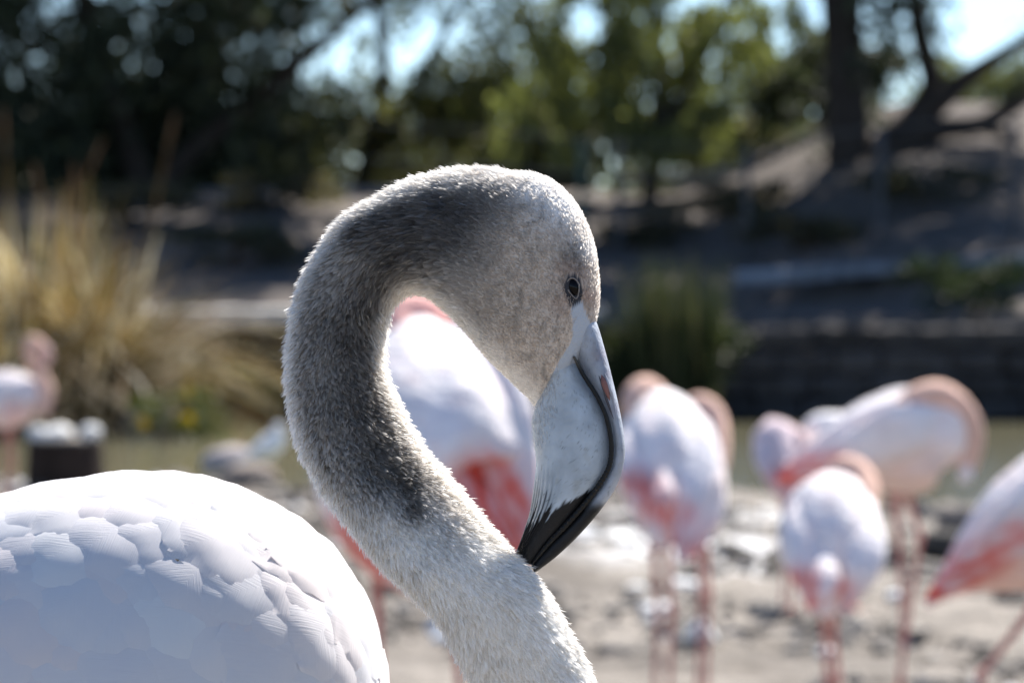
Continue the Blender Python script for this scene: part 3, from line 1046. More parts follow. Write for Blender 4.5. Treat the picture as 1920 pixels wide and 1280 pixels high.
def bird(label, D, torso, neck, legs, coral, peach=(), lat=0.85, neck_r_lat=1.0, bill=None, neck_col=PEACH, wings=(), base=WHITE_P, group='flamingos resting on the mud', slope=0.0):
    gx_, gy_ = float(W(torso[len(torso) // 2][0], 700, D)[0]), D
    rt = empty('flamingo', (gx_, gy_, gz(gx_, gy_)), label, 'flamingo', group)

    ym = torso[len(torso) // 2][1]
    t0_ = np.array(torso[0][:2], float); ax_ = np.array(torso[-1][:2], float) - t0_; ax_ /= np.linalg.norm(ax_)
    Rm = np.array([[ax_[0], -ax_[1]], [ax_[1], ax_[0]]])
    tilt = lambda L_: [(q[0], q[1], q[2], (q[3] if len(q) > 3 else 0.0) - slope * (q[1] - ym)) for q in L_]
    torso, neck, wings = tilt(torso), tilt(neck), [tilt(w) for w in wings]

    def colr(p):
        c = np.array(base)[None].repeat(len(p), 0)
        q = (p - t0_) @ Rm
        st = fbm(q[:, 0] / 55, q[:, 1] / 9, 3, 12)[:, None]
        pk = smooth(0.42, 0.7, st) * 0.42
        c = c * (1 - pk) + np.array(PINK) * pk
        if len(peach):
            k = blobs(p, peach)[:, None]; c = c * (1 - k) + np.array(PEACH) * k
        k = (blobs(p, coral)[:, None] * (0.5 + 0.95 * smooth(0.22, 0.7, st))).clip(0, 1)
        return c * (1 - k) + np.array(CORAL) * k
    mb = MB()
    circle_loft(mb, torso, D, lat, colr)
    if neck:
        circle_loft(mb, neck, D, neck_r_lat, neck_col, 20, 60)
    px = D / FPX
    for lg in legs:
        hip = W(lg[0], lg[1], D) + FW * (lg[2] * px)
        fx = W(lg[3] if len(lg) > 3 else lg[0], lg[1], D)[0]
        foot = (fx, hip[1], gz(fx, hip[1]))
        jt = None
        if len(lg) > 5:
            jt = W(lg[4], lg[5], D) + FW * (lg[2] * px)
        leg(mb, hip, foot, 0.0070, 0.012, LEGP, joint=jt)
    b_ = adopt(mb.build('body', M_BIRD), rt)
    # folded wings: shells standing a little proud of the flanks, with rows of lobed coverts
    for w in wings:
        mb = MB()
        circle_loft(mb, w, D, 0.40, colr, 32, 60)
        adopt(mb.build('wing', M_BIRD), rt)
    if bill:
        mb = MB()
        tip = bill[-1]
        tube(mb, [W(b[0], b[1], D) + FW * (b[3] * px) for b in bill], [b[2] * px for b in bill], 10, 24, (0.72, 0.45, 0.40))
        t1, t0 = W(tip[0], tip[1], D) + FW * (tip[3] * px), W(bill[-2][0], bill[-2][1], D) + FW * (bill[-2][3] * px)
        o_ = adopt(mb.build('bill', M_BILL), rt)
        mb = MB()
        tube(mb, [t0 * .45 + t1 * .55, t0 * .1 + t1 * .9, t1 + (t1 - t0) * .12], [bill[-2][2] * px * .98, tip[2] * px * 1.15, px * 1.5], 10, 14, (0.02, 0.02, 0.02))
        mb.build('bill_tip', M_BILL).parent = o_
    return rt


# behind the arched neck
bird('large pale flamingo with red wing edges standing behind the near bird\'s neck', 7.1,
     [(775, 590, 20), (775, 650, 95), (785, 730, 158), (792, 815, 200), (797, 905, 206), (825, 975, 158), (890, 990, 85), (950, 1020, 40), (990, 1050, 8)],
     [(735, 640, 44, -40), (742, 598, 40, -30), (775, 584, 36, -10), (812, 596, 30, 20), (830, 640, 26, 60), (815, 690, 22, 110)],
     [(702, 1010, 40), (845, 1010, -30, 855)],
     [(940, 930, 62, 1.0), (965, 990, 50, 1.0), (885, 905, 42, .75), (915, 870, 34, .6), (690, 1060, 60, .8), (640, 985, 36, .8), (985, 1030, 30, .7)],
     [(660, 1040, 70, .6), (800, 1080, 90, .5)], 0.9, neck_col=(0.80, 0.45, 0.40),
     wings=[[(850, 610, 14, -40), (895, 690, 62, -70), (930, 790, 72, -80), (955, 880, 55, -70), (975, 960, 36, -50), (985, 1030, 6, -40)],
            [(690, 690, 14, -100), (700, 780, 62, -150), (735, 880, 72, -160), (820, 960, 50, -130), (900, 1010, 24, -90), (950, 1030, 6, -70)],
            [(955, 800, 10, 0), (985, 850, 28, -10), (1000, 920, 30, -20), (1010, 985, 8, -20)]], slope=0.55)
# pair to the right of the bill
bird('pink and white flamingo asleep with drooping coral plumes, right beside the black bill', 9.5,
     [(1235, 735, 16), (1240, 775, 62), (1248, 835, 92), (1250, 895, 92), (1243, 950, 66), (1238, 990, 34), (1236, 1020, 8)],
     [(1215, 800, 40, -20), (1200, 760, 34, -30), (1214, 738, 33, -30), (1238, 752, 26, -20), (1246, 790, 20, -10)],
     [(1222, 960, -10, 1224), (1250, 965, 30, 1254)],
     [(1205, 905, 30, .8), (1215, 945, 28, .9), (1270, 960, 30, .85), (1275, 1010, 26, .9), (1180, 900, 22, .6)], (), 0.9,
     wings=[[(1285, 775, 12, -60), (1305, 840, 36, -80), (1300, 910, 36, -80), (1280, 980, 24, -60), (1266, 1045, 5, -40)],
            [(1195, 790, 12, -60), (1188, 850, 34, -80), (1200, 915, 30, -80), (1222, 965, 14, -60), (1232, 1000, 4, -40)],
            [(1238, 880, 8, -110), (1240, 920, 20, -118), (1232, 955, 8, -100)]], slope=0.95)
bird('peach-necked flamingo half hidden behind the sleeping flamingo beside the bill', 10.6,
     [(1285, 770, 14), (1292, 815, 50), (1308, 880, 54), (1312, 950, 48), (1302, 1000, 28), (1288, 1046, 6)],
     [(1352, 880, 16, 0), (1354, 830, 20, 0), (1344, 783, 24, 0), (1318, 764, 25, 0), (1292, 780, 22, 10)],
     [(1305, 960, 0, 1308), (1320, 960, 40, 1326)],
     [(1300, 990, 34, .7), (1290, 1030, 22, .9)], [(1340, 900, 30, .4)], 0.9,
     wings=[[(1325, 850, 10, -40), (1338, 910, 20, -50), (1325, 970, 16, -40), (1300, 1030, 4, -30)]], slope=0.8)
# group on the right
bird('side-on flamingo with neck folded over its back and a single straight pink leg', 10.0,
     [(1452, 908, 5), (1490, 886, 22), (1545, 860, 44), (1620, 838, 78), (1700, 826, 98), (1765, 822, 82), (1805, 838, 42), (1822, 850, 10)],
     [(1800, 868, 34, 0), (1818, 820, 27, -10), (1802, 772, 26, -20), (1760, 742, 28, -30), (1715, 745, 24, -50), (1680, 765, 18, -60)],
     [(1678, 915, 0, 1690), (1700, 910, 40, 1676, 1730, 1010)],
     [(1475, 895, 30, 1.0), (1520, 880, 32, .9), (1565, 868, 28, .7), (1600, 880, 22, .35)], [(1730, 890, 70, .55), (1660, 905, 50, .5)], 0.8,
     wings=[[(1745, 770, 14, -70), (1690, 800, 50, -85), (1620, 835, 46, -75), (1540, 870, 24, -55), (1465, 908, 5, -40)],
            [(1810, 870, 8, -30), (1806, 890, 14, -30), (1795, 900, 5, -30)]])
bird('flamingo seen from behind with white tail tuft between two coral wing tips', 8.6,
     [(1578, 895, 16), (1572, 935, 70), (1564, 985, 95), (1560, 1040, 97), (1555, 1085, 72), (1545, 1120, 36), (1538, 1146, 8)],
     [(1612, 960, 40, -20), (1622, 915, 36, -20), (1598, 892, 36, -20), (1576, 912, 28, -10), (1576, 945, 20, 0)],
     [(1540, 1110, 0, 1541), (1562, 1105, 50, 1566)],
     [(1500, 1085, 28, .9), (1508, 1120, 18, .9), (1574, 1095, 18, .9), (1580, 1125, 16, .9)], [(1600, 1110, 40, .35)], 0.9,
     wings=[[(1520, 930, 14, -60), (1505, 985, 38, -84), (1505, 1045, 32, -84), (1508, 1100, 16, -60), (1512, 1140, 4, -40)],
            [(1620, 950, 14, -60), (1618, 1000, 38, -84), (1608, 1055, 34, -84), (1585, 1105, 17, -60), (1575, 1145, 4, -40)],
            [(1540, 1030, 8, -104), (1538, 1075, 26, -112), (1530, 1110, 8, -100)]], slope=0.95)
bird('flamingo bending away with vivid coral wing tips and a bent pink leg', 7.5,
     [(1735, 1128, 5), (1790, 1085, 34), (1850, 1045, 74), (1930, 1000, 118), (2020, 965, 140), (2100, 945, 128), (2160, 940, 80), (2190, 945, 20)],
     [(2150, 960, 70, 0), (2210, 900, 46, 0), (2230, 820, 36, 0), (2210, 740, 32, 0), (2180, 690, 34, 0), (2200, 660, 30, 0)],
     [(1960, 1105, -20, 1826, 1838, 1262), (2030, 1090, 60, 2040)],
     [(1750, 1110, 28, 1), (1800, 1070, 38, 1), (1850, 1035, 36, .95), (1890, 1000, 26, .8), (1930, 990, 26, .5)], [(1880, 1090, 70, .7), (1960, 1100, 80, .6)], 0.85,
     bill=[(2205, 660, 26, 0), (2240, 690, 22, 0), (2250, 730, 16, 0), (2240, 765, 7, 0)],
     wings=[[(2060, 880, 14, -110), (1980, 930, 66, -130), (1900, 990, 58, -110), (1820, 1055, 32, -80), (1732, 1132, 5, -50)]])
bird('small rounded flamingo farther back with its neck curled into a loop', 13.0,
     [(1448, 790, 10), (1455, 815, 40), (1458, 850, 44), (1468, 890, 36), (1480, 925, 22), (1490, 950, 5)],
     [(1470, 880, 16, -30), (1502, 868, 13, -30), (1512, 838, 13, -20), (1492, 815, 15, -10), (1465, 812, 12, 0)],
     [(1466, 915, 0), (1480, 915, 30, 1484)],
     [(1470, 905, 22, .8), (1455, 890, 18, .5)], (), 0.9, base=(0.80, 0.66, 0.68), neck_col=(0.80, 0.60, 0.58),
     wings=[[(1432, 815, 6, -30), (1428, 850, 16, -40), (1440, 890, 12, -36), (1462, 930, 3, -20)]], slope=0.8)
bird('bright white flamingo back showing behind the side-on flamingo', 13.2,
     [(1515, 830, 8), (1530, 815, 34), (1555, 815, 42), (1590, 825, 44), (1630, 845, 36), (1670, 870, 10)],
     [(1530, 850, 14, 0), (1512, 830, 12, 0), (1520, 800, 12, 0), (1545, 792, 12, 0)],
     [(1580, 860, 0), (1600, 860, 30, 1604)],
     [(1650, 860, 26, .6)], (), 0.9, base=(0.86, 0.84, 0.84), neck_col=(0.86, 0.8, 0.78),
     wings=[[(1540, 800, 6, -30), (1580, 820, 20, -40), (1630, 850, 14, -36), (1665, 872, 3, -20)]])
# by the tall grass on the left
bird('distant flamingo with upright neck standing in front of the dry grass clump', 18.0,
     [(82, 760, 8), (70, 752, 30), (35, 748, 50), (-10, 752, 52), (-50, 768, 36), (-85, 790, 8)],
     [(70, 770, 24, -10), (88, 735, 15, -10), (74, 695, 12, -10), (58, 665, 12, -10), (62, 642, 14, -10), (80, 650, 12, -10)],
     [(20, 790, 0), (8, 790, 30, 0)],
     [(-40, 780, 26, .8), (30, 780, 26, .35)], [(40, 760, 40, .3)], 0.85, bill=[(80, 650, 11, -10), (90, 662, 10, -10), (88, 680, 7, -10), (82, 690, 3, -10)],
     wings=[[(60, 735, 6, -30), (30, 748, 30, -40), (-20, 762, 24, -36), (-75, 790, 3, -20)]])


# ------------------------------------------------------------------ stump, stones, white bird at the pond's edge
def rock(name, label, cat, pos, size, col, seed, mat=M_STONE, group=None, flat=0.7):
    rg = np.random.default_rng(seed)
    nu, nv = 12, 18
    th = np.linspace(0.02, math.pi - 0.02, nu)[:, None]; ph = np.linspace(0, 2 * math.pi, nv, endpoint=False)[None]
    d = np.stack([np.sin(th) * np.cos(ph), np.sin(th) * np.sin(ph), np.cos(th) * np.ones_like(ph)], -1)
    r = np.ones((nu, nv))
    for k in range(9):
        ax = rg.normal(size=3); ax /= np.linalg.norm(ax)
        r = r + 0.16 * rg.normal() * np.maximum(d @ ax - 0.2, 0) * 1.6
    V = d * r[..., None] * np.array([size[0], size[1], size[2]]) / 2
    mb = MB(); add_loft(mb, V, col)
    o = mb.build(name, mat, smooth_shade=False)
    o.location = pos
    o.rotation_euler = (0, 0, rg.uniform(0, 6))
    tag(o, label, cat, group)
    return o


Ds = 21.0
sx, _, _ = W(118, 850, Ds)
stump = empty('tree_stump', (sx, Ds, gz(sx, Ds)), 'dark square-cut stump with pale stones on top, below the dry grass', 'stump')
zt = W(118, 826, Ds)[2]
mb = MB()
hh = np.linspace(-0.1, zt - gz(sx, Ds), 12)
ang = np.linspace(0, 2 * math.pi, 40, endpoint=False)
rad = 0.185 * (1 + 0.05 * np.sin(ang * 5 + 1) + 0.03 * np.sin(ang * 11))
S = np.stack([np.stack([np.cos(ang) * rad * (1.12 - .12 * min(h / .3 + .3, 1)), np.sin(ang) * rad * (1.12 - .12 * min(h / .3 + .3, 1)), np.full(40, h)], -1) for h in hh])
add_loft(mb, S, (0.035, 0.025, 0.020))
mb.build('bark', M_BARK, stump)
mb = MB()
S = np.stack([np.stack([np.cos(ang) * rad * k_, np.sin(ang) * rad * k_, np.full(40, z_)], -1) for k_, z_ in ((0.98, hh[-1] - .002), (0.97, hh[-1] + .012), (0.9, hh[-1] + .016))])
add_loft(mb, S, (0.25, 0.22, 0.19))
mb.build('cut_face', M_WOOD, stump)
for i_, (px_, w__) in enumerate(((66, .09), (112, .17), (166, .12))):
    p = W(px_, 812, Ds)
    rock('stone', ['small chalky stone on the stump beside the distant flamingo', 'largest chalky white stone in the middle of the stump', 'rounded chalky stone on the stump towards the pond'][i_], 'stone',
         (p[0], Ds + random.uniform(-.04, .04), zt + .035), (w__, w__ * .8, .075), (0.75, 0.74, 0.71), 40 + i_)

for i_, (x_, y_, D_, sz, lab, c_) in enumerate([
        (230, 812, 30.5, .55, 'pale flat rock in the water under the grass clump', (.34, .32, .29)),
        (285, 815, 30.2, .45, 'bright rounded rock in the pond next to the flat rock', (.55, .53, .5)),
        (345, 818, 30.0, .35, 'dark low rock in the pond below the yellow flowers', (.08, .08, .085)),
        (425, 858, 24.6, .30, 'pinkish grey rock at the muddy pond edge beside the white bird', (.42, .36, .34)),
        (1785, 990, 15.2, .26, 'dark wet clump of mud between the side-on and the coral-winged flamingo', (.05, .045, .04)),
        (1815, 955, 17.0, .30, 'lumpy grey mound of mud at the pond edge on the right', (.20, .17, .15)),
        (1185, 1008, 17.5, .16, 'dark clod of mud under the sleeping flamingo beside the bill', (.06, .05, .045)),
        (1290, 1133, 14.2, .10, 'small black clod on open mud below the white patch', (.04, .035, .03)),
        (1180, 1085, 15.4, .06, 'tiny dark clod lying on the white patch', (.05, .045, .04)),
        (465, 905, 22.0, .35, 'brown lump of mud behind the near bird\'s back', (.22, .18, .15))]):
    p = W(x_, y_, D_)
    z0 = max(gz(p[0], D_), 0.0 if D_ > 22 else -1)
    rock('rock' if i_ < 4 else 'mud_clod', lab, 'rock' if i_ < 4 else 'clod', (p[0], D_, z0 + sz * .16), (sz, sz * .8, sz * .6), c_, 60 + i_)


def small_white_bird(x, y, D, label, s=1.0):
    p = W(x, y, D)
    z0 = max(gz(p[0], D), 0.0)
    rt = empty('white_bird', (p[0], D, z0), label, 'bird', 'small white birds at the pond edge')
    mb = MB()
    tube(mb, np.array([[-.10, 0, .07], [-.06, 0, .09], [.0, 0, .12], [.045, 0, .165], [.055, 0, .20], [.06, 0, .225], [.065, 0, .24]]) * s,
         np.array([.008, .035, .055, .05, .028, .026, .008]) * s, 14, 40, (0.9, 0.9, 0.9))
    for k in (-1, 1):
        tube(mb, np.array([[0, .018 * k, .09], [.005, .018 * k, .04], [0, .018 * k, 0]]) * s, np.array([.008, .005, .006]) * s, 6, 8, (0.3, 0.2, 0.15))
    mb.build('body', M_BIRD, rt)
    mb = MB()
    tube(mb, np.array([[.075, 0, .222], [.10, 0, .216], [.118, 0, .208]]) * s, np.array([.009, .006, .002]) * s, 8, 8, (0.25, 0.18, 0.10))
    mb.build('bill', M_BILL, rt)
    for k in (-1, 1):
        mb = MB()
        tube(mb, np.array([[.03, .045 * k, .15], [-.02, .052 * k, .125], [-.08, .035 * k, .085], [-.13, .015 * k, .06]]) * s, np.array([.01, .024, .018, .003]) * s, 8, 20, (0.82, 0.82, 0.83))
        mb.build('wing', M_BIRD, rt)


small_white_bird(498, 862, 24.0, 'small white bird standing upright at the pond edge left of the arched neck', 1.25)

# ------------------------------------------------------------------ far bank: ledges, path, fence
def ledge(name, label, cat, A, B, wdt, hgt, col, seed, parts=9, mat=M_STONE):
    A, B = np.array(A, float), np.array(B, float)
    rt = empty(name, tuple(A), label, cat)
    d = (B - A); Lh = np.linalg.norm(d); d /= Lh
    sd = np.cross(d, [0, 0, 1]); sd /= np.linalg.norm(sd)
    rg = np.random.default_rng(seed)
    cuts = np.sort(np.concatenate([[0, 1], (np.arange(1, parts) + rg.uniform(-.25, .25, parts - 1)) / parts]))
    for i in range(parts):
        a, b = cuts[i] * Lh + .008, cuts[i + 1] * Lh - .008
        h, w = hgt * rg.uniform(.85, 1.12), wdt * rg.uniform(.9, 1.1)
        n_ = 6
        S = []
        for k in range(n_):
            c = d * (a + (b - a) * k / (n_ - 1))
            e = 0.88 if k in (0, n_ - 1) else 1.0
            ring_ = np.array([(-1, -1), (1, -1), (1.0, .75), (.82, 1), (-.82, 1), (-1, .75)]) * [w / 2 * e, h / 2 * e]
            ring_ = ring_ + rg.normal(0, .03, ring_.shape) * [w, h]
            S.append(c + sd[None] * ring_[:, :1] + np.array([0, 0, 1])[None] * ring_[:, 1:])
        mb = MB(); add_loft(mb, np.array(S), np.array(col) * rg.uniform(.8, 1.15))
        mb.build('stone_block', mat, rt, smooth_shade=False)
    return rt


A = W(120, 590, 32.3); B = W(1130, 586, 32.6)
ledge('stone_ledge', 'pale stone coping along the far pond bank beside the dry grass', 'ledge', A, B, .5, .10, (0.50, 0.48, 0.45), 5, 11)
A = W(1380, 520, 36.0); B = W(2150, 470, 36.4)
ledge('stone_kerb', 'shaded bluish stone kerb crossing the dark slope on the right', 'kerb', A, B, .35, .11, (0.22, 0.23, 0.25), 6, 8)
A = W(1170, 336, 46.5); B = W(1470, 318, 46.7)
ledge('low_wall', 'sunlit pale low wall behind the slope under the green tree', 'wall', A, B, .4, .16, (0.52, 0.49, 0.46), 7, 5)
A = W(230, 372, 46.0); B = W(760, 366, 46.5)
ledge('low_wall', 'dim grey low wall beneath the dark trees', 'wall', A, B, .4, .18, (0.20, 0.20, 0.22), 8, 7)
# retaining stones under the coping
rt = empty('retaining_wall', tuple(W(650, 700, 32.75)), 'dark retaining wall of rough stones between pond and coping', 'wall')
rg = np.random.default_rng(3)
o0 = np.array(W(650, 700, 32.75))
for row in range(4):
    x = -6.5 + (row % 2) * .2
    while x < 7.5:
        wd = rg.uniform(.3, .55)
        zc = 0.08 + row * .19
        ctr = np.array([x + wd / 2, 32.72 + .05 * math.sin(x), zc])
        t = np.linspace(-1, 1, 5)
        S = np.array([[[k * wd / 2 * .97, a * .17 * (1 - .12 * abs(k) ** 4), b * .088 * (1 - .12 * abs(k) ** 4)] for a, b in ((-1, -.7), (-.8, -1), (.8, -1), (1, -.7), (1, .7), (.8, 1), (-.8, 1), (-1, .7))] for k in t])
        S = S + rg.normal(0, .008, S.shape) + ctr - o0
        mb = MB(); add_loft(mb, S, np.array([.055, .05, .05]) * rg.uniform(.6, 1.35))
        mb.build('stone', M_STONE, rt, smooth_shade=False)
        x += wd + .01
# fence behind the pond
fr = empty('wire_fence', tuple(W(1160, 480, 40)), 'thin dark post-and-wire fence on the far slope', 'fence')
f0 = np.array(fr.location)
for xp, D_ in ((1090, 40.5), (1160, 40.0), (1400, 39.0), (1650, 38.0), (1900, 37.0)):
    b = W(xp, 480, D_); b[2] = gz(b[0], b[1]) - .05
    mb = MB(); tube(mb, [b - f0, b - f0 + [0, 0, .55], b - f0 + [0, 0, 1.1]], [.035, .034, .034], 8, 6, (0.05, 0.09, 0.07) if xp == 1090 else (0.06, 0.06, 0.065))
    mb.build('post', M_METAL, fr)
for hz in (.35, .7, 1.05):
    P = []
    for xp, D_ in ((700, 42.0), (1090, 40.5), (1160, 40.0), (1400, 39.0), (1650, 38.0), (1900, 37.0), (2200, 36.8)):
        b = W(xp, 480, D_); b[2] = gz(b[0], b[1]) + hz
        P.append(b - f0)
    mb = MB(); tube(mb, P, .008, 6, 30, (0.10, 0.10, 0.10))
    mb.build('wire', M_METAL, fr)


# ------------------------------------------------------------------ grasses, reeds, shrubs
def blades(mb, n, base_f, len_r, wid, lean, cols, droop=0.5, seed=0):
    rg = np.random.default_rng(seed)
    b = base_f(rg, n)
    az = rg.uniform(0, 2 * math.pi, n)
    ln = rg.uniform(*len_r, n)
    le = np.abs(rg.normal(lean, lean * .5, n))
    hd = np.stack([np.cos(az), np.sin(az), np.zeros(n)], -1)
    t = np.linspace(0, 1, 7)
    wv = np.stack([-np.sin(az + .6), np.cos(az + .6), np.zeros(n)], -1)
    rows = []
    for k in t:
        out = np.sin(le) * k + droop * le * k ** 2.2 * .6
        upz = np.cos(le) * k - droop * le * k ** 3 * .75
        c = b + (hd * out[:, None] + np.array([0, 0, 1]) * upz[:, None]) * ln[:, None]
        w = wid * (1 - k ** 2) * .5 + wid * .04
        rows += [c - wv * w, c + wv * w]
    V = np.stack(rows, 1)
    bi = np.arange(n)[:, None, None] * 14
    q = (bi + np.array([[2 * i, 2 * i + 1, 2 * i + 3, 2 * i + 2] for i in range(6)])[None]).reshape(-1, 4)
    cols = np.asarray(cols)
    c = cols[rg.integers(0, len(cols), n)] * rg.uniform(.7, 1.25, (n, 1))
    mb.add(V, q, None, np.repeat(c, 14, 0))


def clump_base(x, y, z, rx, ry):
    def f(rg, n):
        a, r = rg.uniform(0, 6.28, n), np.sqrt(rg.random(n))
        return np.stack([x + np.cos(a) * r * rx, y + np.sin(a) * r * ry, np.full(n, z)], -1)
    return f


def grass(name, label, cat, x, y, D, rx, n, len_r, wid, lean, cols, droop, seed, group=None, stalks=0):
    p = W(x, y, D)
    z = max(gz(p[0], D), 0) - .05
    rt = empty(name, (p[0], D, z), label, cat, group)
    mb = MB()
    blades(mb, n, clump_base(0, 0, 0, rx, rx * .8), len_r, wid, lean, cols, droop, seed)
    mb.build('blades', M_BLADE, rt)['kind'] = 'stuff'
    if stalks:
        rg = np.random.default_rng(seed + 1)
        for k in range(stalks):
            a = rg.uniform(-.5, .5); ln = rg.uniform(1.9, 2.45)
            bx = rg.uniform(-rx, rx)
            mb = MB()
            e = np.array([bx + math.sin(a) * ln, rg.uniform(-.3, .3), math.cos(a) * ln])
            m_ = np.array([bx, 0, 0]) * .5 + e * .5 + np.array([-.05 * a, 0, .1])
            tube(mb, [[bx, 0, 0.1], m_, e], [.010, .008, .004], 5, 12, (0.30, 0.20, 0.08))
            tube(mb, [m_ * .35 + e * .65, m_ * .12 + e * .88, e], [.006, .013, .004], 6, 12, (0.24, 0.14, 0.07))
            mb.build('flower_stalk', M_BLADE, rt)
    return rt


straw = [(.26, .18, .08), (.34, .26, .14), (.17, .10, .04), (.11, .09, .035), (.22, .15, .06), (.15, .15, .05), (.36, .27, .14), (.50, .42, .28), (.72, .68, .58)]
grass('ornamental_grass', 'tall dry straw-coloured grass clump arching over the pond', 'grass', 100, 790, 30.6, .55, 2400, (0.9, 2.0), .036, .46, straw, 1.2, 11, stalks=9)
grass('ornamental_grass', 'lower straw grass tuft against the tall dry clump', 'grass', -60, 800, 29.6, .45, 700, (.8, 1.5), .026, .45, straw, 1.0, 12)
green = [(.035, .05, .018), (.05, .065, .025), (.025, .035, .015), (.09, .09, .05)]
grass('reed_clump', 'upright green reeds beside the dark shrub right of the flamingo head', 'reeds', 1265, 700, 31.8, .30, 420, (.9, 1.45), .020, .12, green, .35, 13)
grass('reed_clump', 'short green reeds close behind the flamingo\'s forehead', 'reeds', 1165, 700, 32.0, .25, 260, (.6, 1.05), .020, .15, green, .35, 14)


def leaf_cloud(mb, centres, radii, n, size, cols, seed, droop=0.0, aspect=2.2):
    rg = np.random.default_rng(seed)
    centres, radii = np.asarray(centres, float), np.asarray(radii, float)
    w = radii.prod(1) ** (2 / 3) if radii.ndim == 2 else radii ** 2
    k = rg.choice(len(centres), n, p=w / w.sum())
    d = rg.normal(size=(n, 3)); d /= np.linalg.norm(d, axis=1)[:, None]
    r = rg.random(n) ** .45
    rad = radii[k] if radii.ndim == 2 else radii[k][:, None] * np.ones(3)
    c = centres[k] + d * r[:, None] * rad
    ax = rg.normal(size=(n, 3)) + np.array([0, 0, -droop * 2])
    ax /= np.linalg.norm(ax, axis=1)[:, None]
    sd = np.cross(ax, rg.normal(size=(n, 3))); sd /= np.linalg.norm(sd, axis=1)[:, None]
    s = size * rg.uniform(.6, 1.4, n)
    a, b = ax * (s * .5)[:, None], sd * (s * .5 / aspect)[:, None]
    V = np.stack([c - a, c + b, c + a, c - b], 1)
    q = np.arange(n * 4).reshape(-1, 4)
    cols = np.asarray(cols)
    cc = cols[rg.integers(0, len(cols), n)] * rg.uniform(.65, 1.35, (n, 1))
    mb.add(V, q, None, np.repeat(cc, 4, 0))


def shrub(name, label, x, y, D, size, n, leaf, cols, seed, mat, group=None, flowers=0, stems=5):
    p = W(x, y, D)
    z = max(gz(p[0], D), 0) - .03
    rt = empty(name, (p[0], D, z), label, 'shrub', group)
    rg = np.random.default_rng(seed)
    m_ = 14
    cen = np.stack([rg.uniform(-1, 1, m_) * size[0] * .38, rg.uniform(-1, 1, m_) * size[0] * .3, rg.uniform(.15, .85, m_) * size[1]], -1)
    rad = np.stack([rg.uniform(.14, .28, m_) * size[0]] * 2 + [rg.uniform(.12, .24, m_) * size[1]], -1)
    mb = MB(); leaf_cloud(mb, cen, rad, n, leaf, cols, seed)
    mb.build('foliage', mat, rt)
    mb = MB()
    for c in cen[:stems]:
        tube(mb, [[0, 0, 0], c * [.4, .4, .6], c], [.025, .015, .006], 6, 8, (0.08, 0.06, 0.045))
    mb.build('stem', M_BARK, rt)
    for f in range(flowers):
        c = cen[rg.integers(0, m_)] + rg.normal(0, .1, 3) * [size[0], size[0], size[1]] * .5 - [0, .15, 0]
        mb = MB(); leaf_cloud(mb, [c], [.05], 26, .04, [(.60, .40, .03), (.55, .42, .05)], seed + f, aspect=1.2)
        mb.build('flower_head', M_LEAF, rt)
    return rt


shrub('flowering_shrub', 'small green shrub dotted with yellow flowers at the foot of the dry grass', 330, 785, 28.9, (.70, .50), 700, .06, [(.06, .08, .025), (.09, .10, .03), (.04, .055, .02)], 21, M_LEAF, flowers=5)
shrub('shrub', 'dense blackish shrub at the water edge right of the bill', 1260, 745, 32.2, (1.2, 1.0), 2600, .075, [(.025, .035, .015), (.035, .05, .02), (.02, .028, .015)], 22, M_DLEAF)
shrub('shrub', 'low dark shrub on the shaded slope under the stone kerb', 1830, 700, 33.4, (1.2, .55), 1300, .075, [(.03, .05, .015), (.04, .06, .02), (.025, .03, .015)], 23, M_DLEAF)


# ------------------------------------------------------------------ trees
def tree(label, base, limbs, crowns, n, leaf, cols, seed, mat, name='tree', group=None, droop=.5, bark=(0.045, 0.036, 0.03), canopy=(), cn=0):
    b0 = np.array([base[0], base[1], gz(base[0], base[1]) - .1])
    rt = empty(name, tuple(b0), label, 'tree', group)
    mb = MB()
    for P, R in limbs:
        tube(mb, np.array(P) - b0, R, 10, 36, bark)
    mb.build('trunk', M_BARK, rt)
    rg = np.random.default_rng(seed)
    cen, rad = [], []
    for (cx_, cy_, cz_, rx, ry, rz, m_) in crowns:
        d = rg.normal(size=(m_, 3)); d /= np.linalg.norm(d, axis=1)[:, None]
        c = np.array([cx_, cy_, cz_]) + d * (rg.random((m_, 1)) ** .4) * [rx, ry, rz]
        cen.append(c - b0)
        s = rg.uniform(.18, .42, (m_, 1))
        rad.append(np.concatenate([s, s, s * 1.25], 1) * min(rx, 2.2) * .8)
    mb = MB(); leaf_cloud(mb, np.concatenate(cen), np.concatenate(rad), n, leaf, cols, seed, droop)
    if cn:      # the high, spreading part of the crown that shades the bank
        cen, rad = [], []
        for (x, y, z, rx, ry, rz, m_) in canopy:
            d = rg.normal(size=(m_, 3)); d /= np.linalg.norm(d, axis=1)[:, None]
            cen.append(np.array([x, y, z]) + d * (rg.random((m_, 1)) ** .45) * [rx, ry, rz] - b0)
            s = rg.uniform(.5, 1.0, (m_, 1))
            rad.append(np.concatenate([s, s, s * .7], 1))
        leaf_cloud(mb, np.concatenate(cen), np.concatenate(rad), cn, .26, cols, seed + 500, .2)
        lm = MB()
        for c in np.concatenate(cen)[::4]:
            top = np.array(limbs[0][0][-1]) - b0
            tube(lm, [top, top * .5 + c * .5 + [0, 0, .3], c], [.07, .05, .02], 6, 10, bark)
        lm.build('limbs', M_BARK, rt)
    mb.build('crown', mat, rt)
    return rt


def w3(x, y, D):
    return W(x, y, D)


def trunk_from(px_pts, D, radii):
    return [w3(x, y, D) for x, y in px_pts], radii


